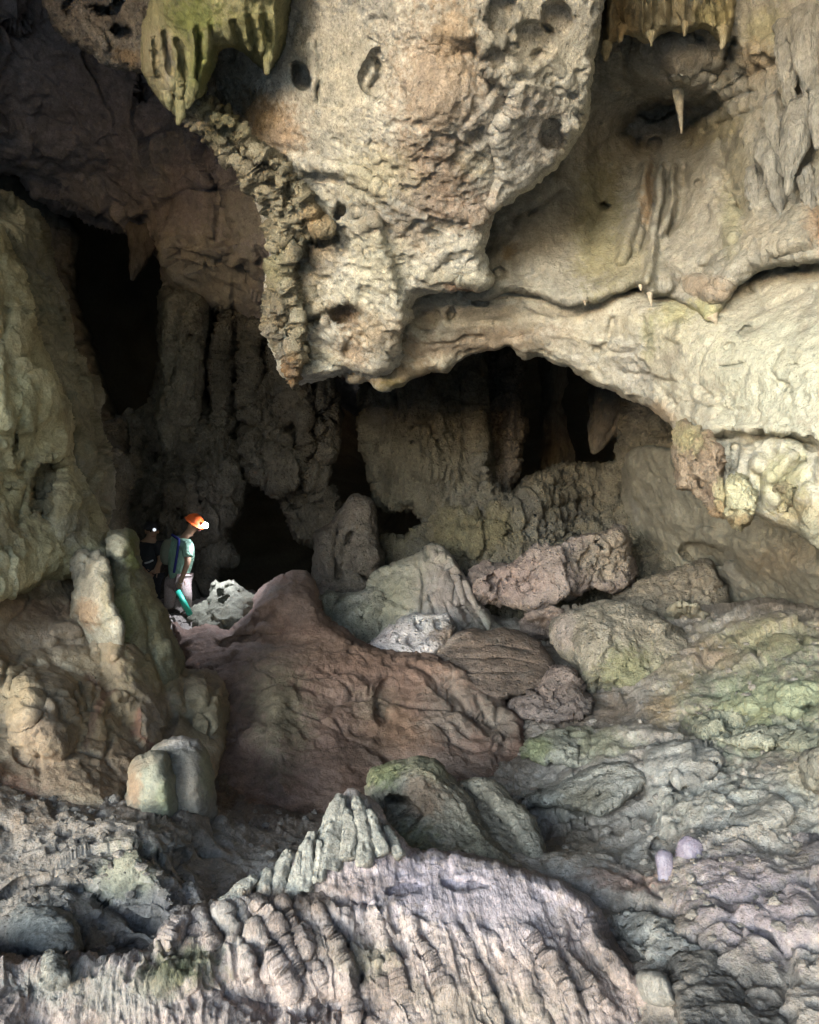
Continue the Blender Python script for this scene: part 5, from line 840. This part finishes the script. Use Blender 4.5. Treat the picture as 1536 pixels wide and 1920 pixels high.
def rod(name, a, b, r, mat, parent=None, seg=14, r2=None):
    a, b = Vector(a), Vector(b); bm = bmesh.new()
    bmesh.ops.create_cone(bm, cap_ends=True, segments=seg, radius1=r, radius2=r if r2 is None else r2, depth=(b - a).length)
    for f in bm.faces: f.smooth = len(f.verts) == 4
    bmesh.ops.bevel(bm, geom=[e for e in bm.edges if e.is_boundary or len({len(f.verts) for f in e.link_faces}) > 1], offset=r * .2, segments=2, affect='EDGES')
    me = bpy.data.meshes.new(name); bm.to_mesh(me); bm.free(); me.materials.append(mat)
    ob = bpy.data.objects.new(name, me); COL.objects.link(ob)
    q = (b - a).to_track_quat('Z', 'Y'); m = (a + b) / 2
    if parent: ob.parent = parent; m = m - parent.location
    ob.location = m; ob.rotation_mode = 'QUATERNION'; ob.rotation_quaternion = q; return ob

SKIN = plain_mat('skin', (.30,.18,.12), .55, .1)
SHIRT = plain_mat('pale_green_shirt', (.22,.36,.28), .85, .45, 11, bump=.05); TROU = plain_mat('patterned_trousers', (.36,.29,.28), .9, .75, 28, bump=.02)
GREYC = plain_mat('grey_cloth', (.16,.17,.13), .9, .2, 18, bump=.012); BLUE = plain_mat('blue_cloth', (.02,.025,.16), .8, .2)
ORG = plain_mat('orange_plastic', (.75,.13,.03), .45, .08, spec=.5); BLK = plain_mat('black_cloth', (.02,.02,.025), .8, .3); TEAL = plain_mat('turquoise_plastic', (.03,.42,.30), .4, .1, spec=.5)
LAMP = plain_mat('lamp_glass', (.9,.9,.9), .3, 0, emit=30); LAMP2 = plain_mat('dim_lamp_glass', (.9,.9,.9), .3, 0, emit=.12)
HAIR = plain_mat('dark_hair', (.015,.012,.01), .8, .2); BOOT = plain_mat('boot_leather', (.05,.04,.035), .7, .2)

def person(label, P, mats, group):
    """P: joint name -> (px, py, depth); everything a child of one empty at the feet"""
    J = {k: at(*v) for k, v in P.items()}
    e = bpy.data.objects.new('person', None); COL.objects.link(e)
    e.location = ((J['foot_a'] + J['foot_b']) / 2); tag(e, label, 'person', group)
    names = ['pelvis','belly','chest','neck','head','crown','sh_a','el_a','wr_a','ha_a','sh_b','el_b','wr_b','ha_b','hip_a','kn_a','an_a','foot_a','hip_b','kn_b','an_b','foot_b']
    rad = [.13,.13,.145,.06,.085,.075,.07,.046,.034,.036,.07,.046,.034,.036,.095,.06,.045,.045,.095,.06,.045,.045]
    ed = [(0,1),(1,2),(2,3),(3,4),(4,5),(2,6),(6,7),(7,8),(8,9),(2,10),(10,11),(11,12),(12,13),(0,14),(14,15),(15,16),(16,17),(0,18),(18,19),(19,20),(20,21)]
    skin('body', [J[n] for n in names], ed, rad, mats['skin'], e)
    # fingers
    for s in 'ab':
        h, wv = J['ha_' + s], J['wr_' + s]; dr = (h - wv).normalized(); sidev = dr.cross(Vector((0, 1, 0))).normalized()
        fv, fe, fr_ = [], [], []
        for k in range(5):
            b0 = h + sidev * ((k - 1.5) * .017 if k < 4 else .045) - dr * (.0 if k < 4 else .05)
            dd = (dr + sidev * (.05 * (k - 1.5) if k < 4 else .7) + Vector((0, -.3, -.2)) * .4).normalized(); L = (.03,.036,.034,.026,.03)[k]
            i0 = len(fv); fv += [b0, b0 + dd * L, b0 + dd * L * 1.6 + Vector((0, -.3, -.4)) * .04]; fe += [(i0, i0 + 1), (i0 + 1, i0 + 2)]; fr_ += [.010, .009, .007]
        for k in range(5):
            skin('finger', fv[k * 3:k * 3 + 3], [(0, 1), (1, 2)], fr_[k * 3:k * 3 + 3], mats['skin'], e, 1)
    # face
    hd = J['head']; fw = mats['face']
    for sgn in (-1, 1):
        sv = fw.cross(Vector((0, 0, 1))).normalized() * sgn
        blob('eye', hd + fw * .078 + sv * .032 + Vector((0, 0, .03)), (.012,) * 3, (0, 0, 0), HAIR, e, seg=10)
        blob('ear', hd + sv * .088 + Vector((0, 0, .01)), (.018, .022, .034), (0, 0, 0), mats['skin'], e, seg=12)
    blob('nose', hd + fw * .098 - Vector((0, 0, .005)), (.016, .016, .024), (0, 0, 0), mats['skin'], e, seg=12)
    blob('mouth', hd + fw * .086 - Vector((0, 0, .045)), (.024, .012, .007), (0, 0, 0), RUSTL, e, seg=10)
    blob('hair', hd + Vector((0, 0, .03)) - fw * .022, (.098, .098, .10), (0, 0, 0), HAIR, e, cut=-.1)
    # clothing
    sh = ['pelvis','belly','chest','neck','sh_a','el_a','sh_b','el_b']
    V = [J['pelvis'] + Vector((0,0,-.06))] + [J[n] for n in sh[1:3]] + [J['chest'].lerp(J['neck'], .45)] + [J['sh_a'], J['sh_a'].lerp(J['el_a'], .8), J['sh_b'], J['sh_b'].lerp(J['el_b'], .8)]
    skin('shirt', V, [(0,1),(1,2),(2,3),(2,4),(4,5),(2,6),(6,7)], [(.165,.15),.165,.18,.10,.095,.072,.095,.072], mats['shirt'], e, 2)
    V = [J['pelvis'], J['hip_a'], J['kn_a'], J['an_a'], J['hip_b'], J['kn_b'], J['an_b']]
    skin('trousers', V, [(0,1),(1,2),(2,3),(0,4),(4,5),(5,6)], [.14,.12,.085,.072,.12,.085,.072], mats['trousers'], e, 2)
    for s in 'ab':
        blob('boot', J['foot_' + s] + Vector((.03, -.02, .01)), (.13, .065, .055), (0, 0, .3), BOOT, e, seg=16)
    return e, J
RUSTL = plain_mat('lips', (.25,.08,.07), .6, .1)
f1 = Vector((.86, -.35, -.35)).normalized()
p1, J1 = person('stooping person in pale green shirt and orange helmet with a bright headlamp',
    dict(foot_a=(318,1150,12.0), foot_b=(352,1152,11.75), an_a=(316,1141,12.05), an_b=(349,1142,11.8), kn_a=(318,1122,12.0), kn_b=(350,1120,11.72), hip_a=(322,1092,12.0), hip_b=(344,1092,11.82), pelvis=(334,1086,11.9), belly=(337,1062,11.88), chest=(343,1026,11.85), neck=(353,1001,11.82), head=(365,985,11.8), crown=(368,974,11.8),
         sh_a=(328,1014,11.98), el_a=(318,1042,12.0), wr_a=(326,1068,11.85), ha_a=(330,1078,11.8), sh_b=(352,1022,11.68), el_b=(352,1055,11.58), wr_b=(342,1082,11.55), ha_b=(338,1094,11.55)),
    dict(skin=SKIN, shirt=SHIRT, trousers=TROU, face=f1), 'people exploring the cave')
hl = J1['head'] + Vector((.0, 0, .045))
up = (Vector((0, 0, 1)) * .8 + Vector((.55, -.1, 0))).normalized()
hq = up.to_track_quat('Z', 'Y').to_euler()
hel = bpy.data.objects.new('helmet', None); COL.objects.link(hel); hel.location = hl; tag(hel, 'orange caving helmet tilted forward on the stooping person', 'helmet')
blob('helmet_shell', hl, (.125, .14, .125), hq, ORG, hel, cut=-.05)
bm = bmesh.new(); bmesh.ops.create_cone(bm, cap_ends=False, segments=32, radius1=.158, radius2=.125, depth=.02)
bmesh.ops.solidify(bm, geom=bm.faces[:], thickness=.006)
me = bpy.data.meshes.new('brim'); bm.to_mesh(me); bm.free(); me.materials.append(ORG); br = bpy.data.objects.new('brim', me); COL.objects.link(br); br.parent = hel; br.rotation_euler = hq
lp = hl + f1 * .165 + Vector((.02, -.03, .02))
lampo = rod('headlamp', lp - f1 * .03, lp + f1 * .01, .032, BLK, hel); lens = blob('lamp_glass', lp + f1 * .014, (.042, .042, .042), (0, 0, 0), LAMP, hel, seg=16)
bl = bpy.data.lights.new('headlamp_beam', 'SPOT'); bl.energy = 32; bl.spot_size = math.radians(120); bl.spot_blend = .8; bl.color = (.86, .9, 1); bl.shadow_soft_size = .03
blo = bpy.data.objects.new('headlamp_beam', bl); COL.objects.link(blo); blo.location = lp + f1 * .06; blo.rotation_euler = (-Vector((.2, -.2, -.95)).normalized()).to_track_quat('Z', 'Y').to_euler()
# bag on the back and blue strap, torch in the hand
bag = skin_bag = bpy.data.objects.new('backpack', None); COL.objects.link(bag); bag.location = at(316, 1075, 11.95); tag(bag, 'drab grey backpack slung on the back of the stooping person', 'backpack')
skin('bag_body', [at(313,1062,11.95), at(314,1035,11.93), at(322,1008,11.9)], [(0,1),(1,2)], [(.10,.12),(.13,.13),(.11,.12)], GREYC, bag, 2)
skin('strap', [at(322,1002,11.8), at(336,1012,11.64), at(332,1040,11.62), at(326,1075,11.7)], [(0,1),(1,2),(2,3)], [.022]*4, BLUE, bag, 1)
tr = rod('tube', at(333,1108,11.5), at(357,1153,11.4), .042, TEAL); tag(tr, 'turquoise plastic tube held slanting beside the person\'s leg', 'tube')

f2 = Vector((.45, -.85, -.2)).normalized()
p2, J2 = person('second person in dark clothes standing in shade behind the tall olive stalagmite',
    dict(foot_a=(268,1168,12.6), foot_b=(290,1170,12.4), an_a=(267,1158,12.65), an_b=(288,1160,12.45), kn_a=(270,1126,12.6), kn_b=(290,1128,12.4), hip_a=(274,1088,12.6), hip_b=(289,1088,12.5), pelvis=(281,1082,12.55), belly=(281,1058,12.52), chest=(280,1030,12.5), neck=(283,1010,12.48), head=(285,998,12.46), crown=(286,988,12.46),
         sh_a=(262,1024,12.55), el_a=(257,1050,12.5), wr_a=(270,1070,12.35), ha_a=(276,1076,12.3), sh_b=(298,1024,12.45), el_b=(302,1050,12.38), wr_b=(292,1070,12.25), ha_b=(286,1076,12.22)),
    dict(skin=SKIN, shirt=BLK, trousers=BLK, face=f2), 'people exploring the cave')
h2 = J2['head'] + Vector((0, 0, .05))
hel2 = bpy.data.objects.new('helmet', None); COL.objects.link(hel2); hel2.location = h2; tag(hel2, 'dark helmet with a dim lamp on the shaded second person', 'helmet')
blob('helmet_shell', h2, (.125, .14, .12), (0, 0, 0), BLK, hel2, cut=-.05)
lq = h2 + f2 * .13 + Vector((.01, 0, .02)); rod('headlamp', lq - f2 * .03, lq + f2 * .01, .03, BLK, hel2); blob('lamp_glass', lq + f2 * .013, (.026,) * 3, (0, 0, 0), LAMP2, hel2, seg=14)
belt = skin('belt', [at(271,1056,12.36), at(280,1054,12.33), at(288,1050,12.35)], [(0,1),(1,2)], [.014]*3, plain_mat('pale_webbing', (.6,.6,.62), .7), p2, 1)


# ---- loose stones and grit lying on the floor
def grit():
    fl = [o for o in bpy.data.objects if o.name.startswith('cave_floor')][0]
    n = len(fl.data.vertices); co = np.empty(n * 3, np.float32); fl.data.vertices.foreach_get('co', co); co = co.reshape(-1, 3) + np.array(fl.location, np.float32)
    R = np.random.RandomState(3)
    px = co[:, 0] / co[:, 1] * F + CX; py = CY - (co[:, 2] - CZ) / co[:, 1] * F
    ok = np.nonzero((px > -40) & (px < 1580) & (py > 1150) & (py < 1940))[0]
    wgt = 0.15 + smooth(0.0, 0.35, fbm(co[ok], 1.3, 3, 2)); pick = R.choice(ok, 3500, False, wgt / wgt.sum())
    bm = bmesh.new(); bmesh.ops.create_icosphere(bm, subdivisions=1, radius=1); bv = np.array([v.co for v in bm.verts], np.float32); bf = np.array([[v.index for v in f.verts] for f in bm.faces]); bm.free()
    VV, TT = [], []
    for i, k in enumerate(pick):
        sz = 0.005 + 0.034 * R.rand() ** 5
        v = bv * (0.7 + 0.6 * R.rand(len(bv), 1)) * np.array([1, .6 + .6 * R.rand(), .4 + .4 * R.rand()]) * sz
        a = R.rand() * 6.28; c_, s_ = math.cos(a), math.sin(a); v = np.stack([v[:, 0] * c_ - v[:, 1] * s_, v[:, 0] * s_ + v[:, 1] * c_, v[:, 2]], 1)
        VV.append(v + co[k] + np.array([0, 0, sz * .15])); TT.append(bf + i * len(bv))
    V = np.concatenate(VV).astype(np.float32); T = np.concatenate(TT)
    al = np.repeat((0.12 + 0.17 * R.rand(len(pick), 1)) * np.array([[1, .9, .82]]), len(bv), 0).astype(np.float32)
    emit('rubble', V, T, np.zeros((0, 4), int), R_STD, al, kind='stuff', label='small loose stones and grit on the cave floor', smooth_shade=False)
grit()
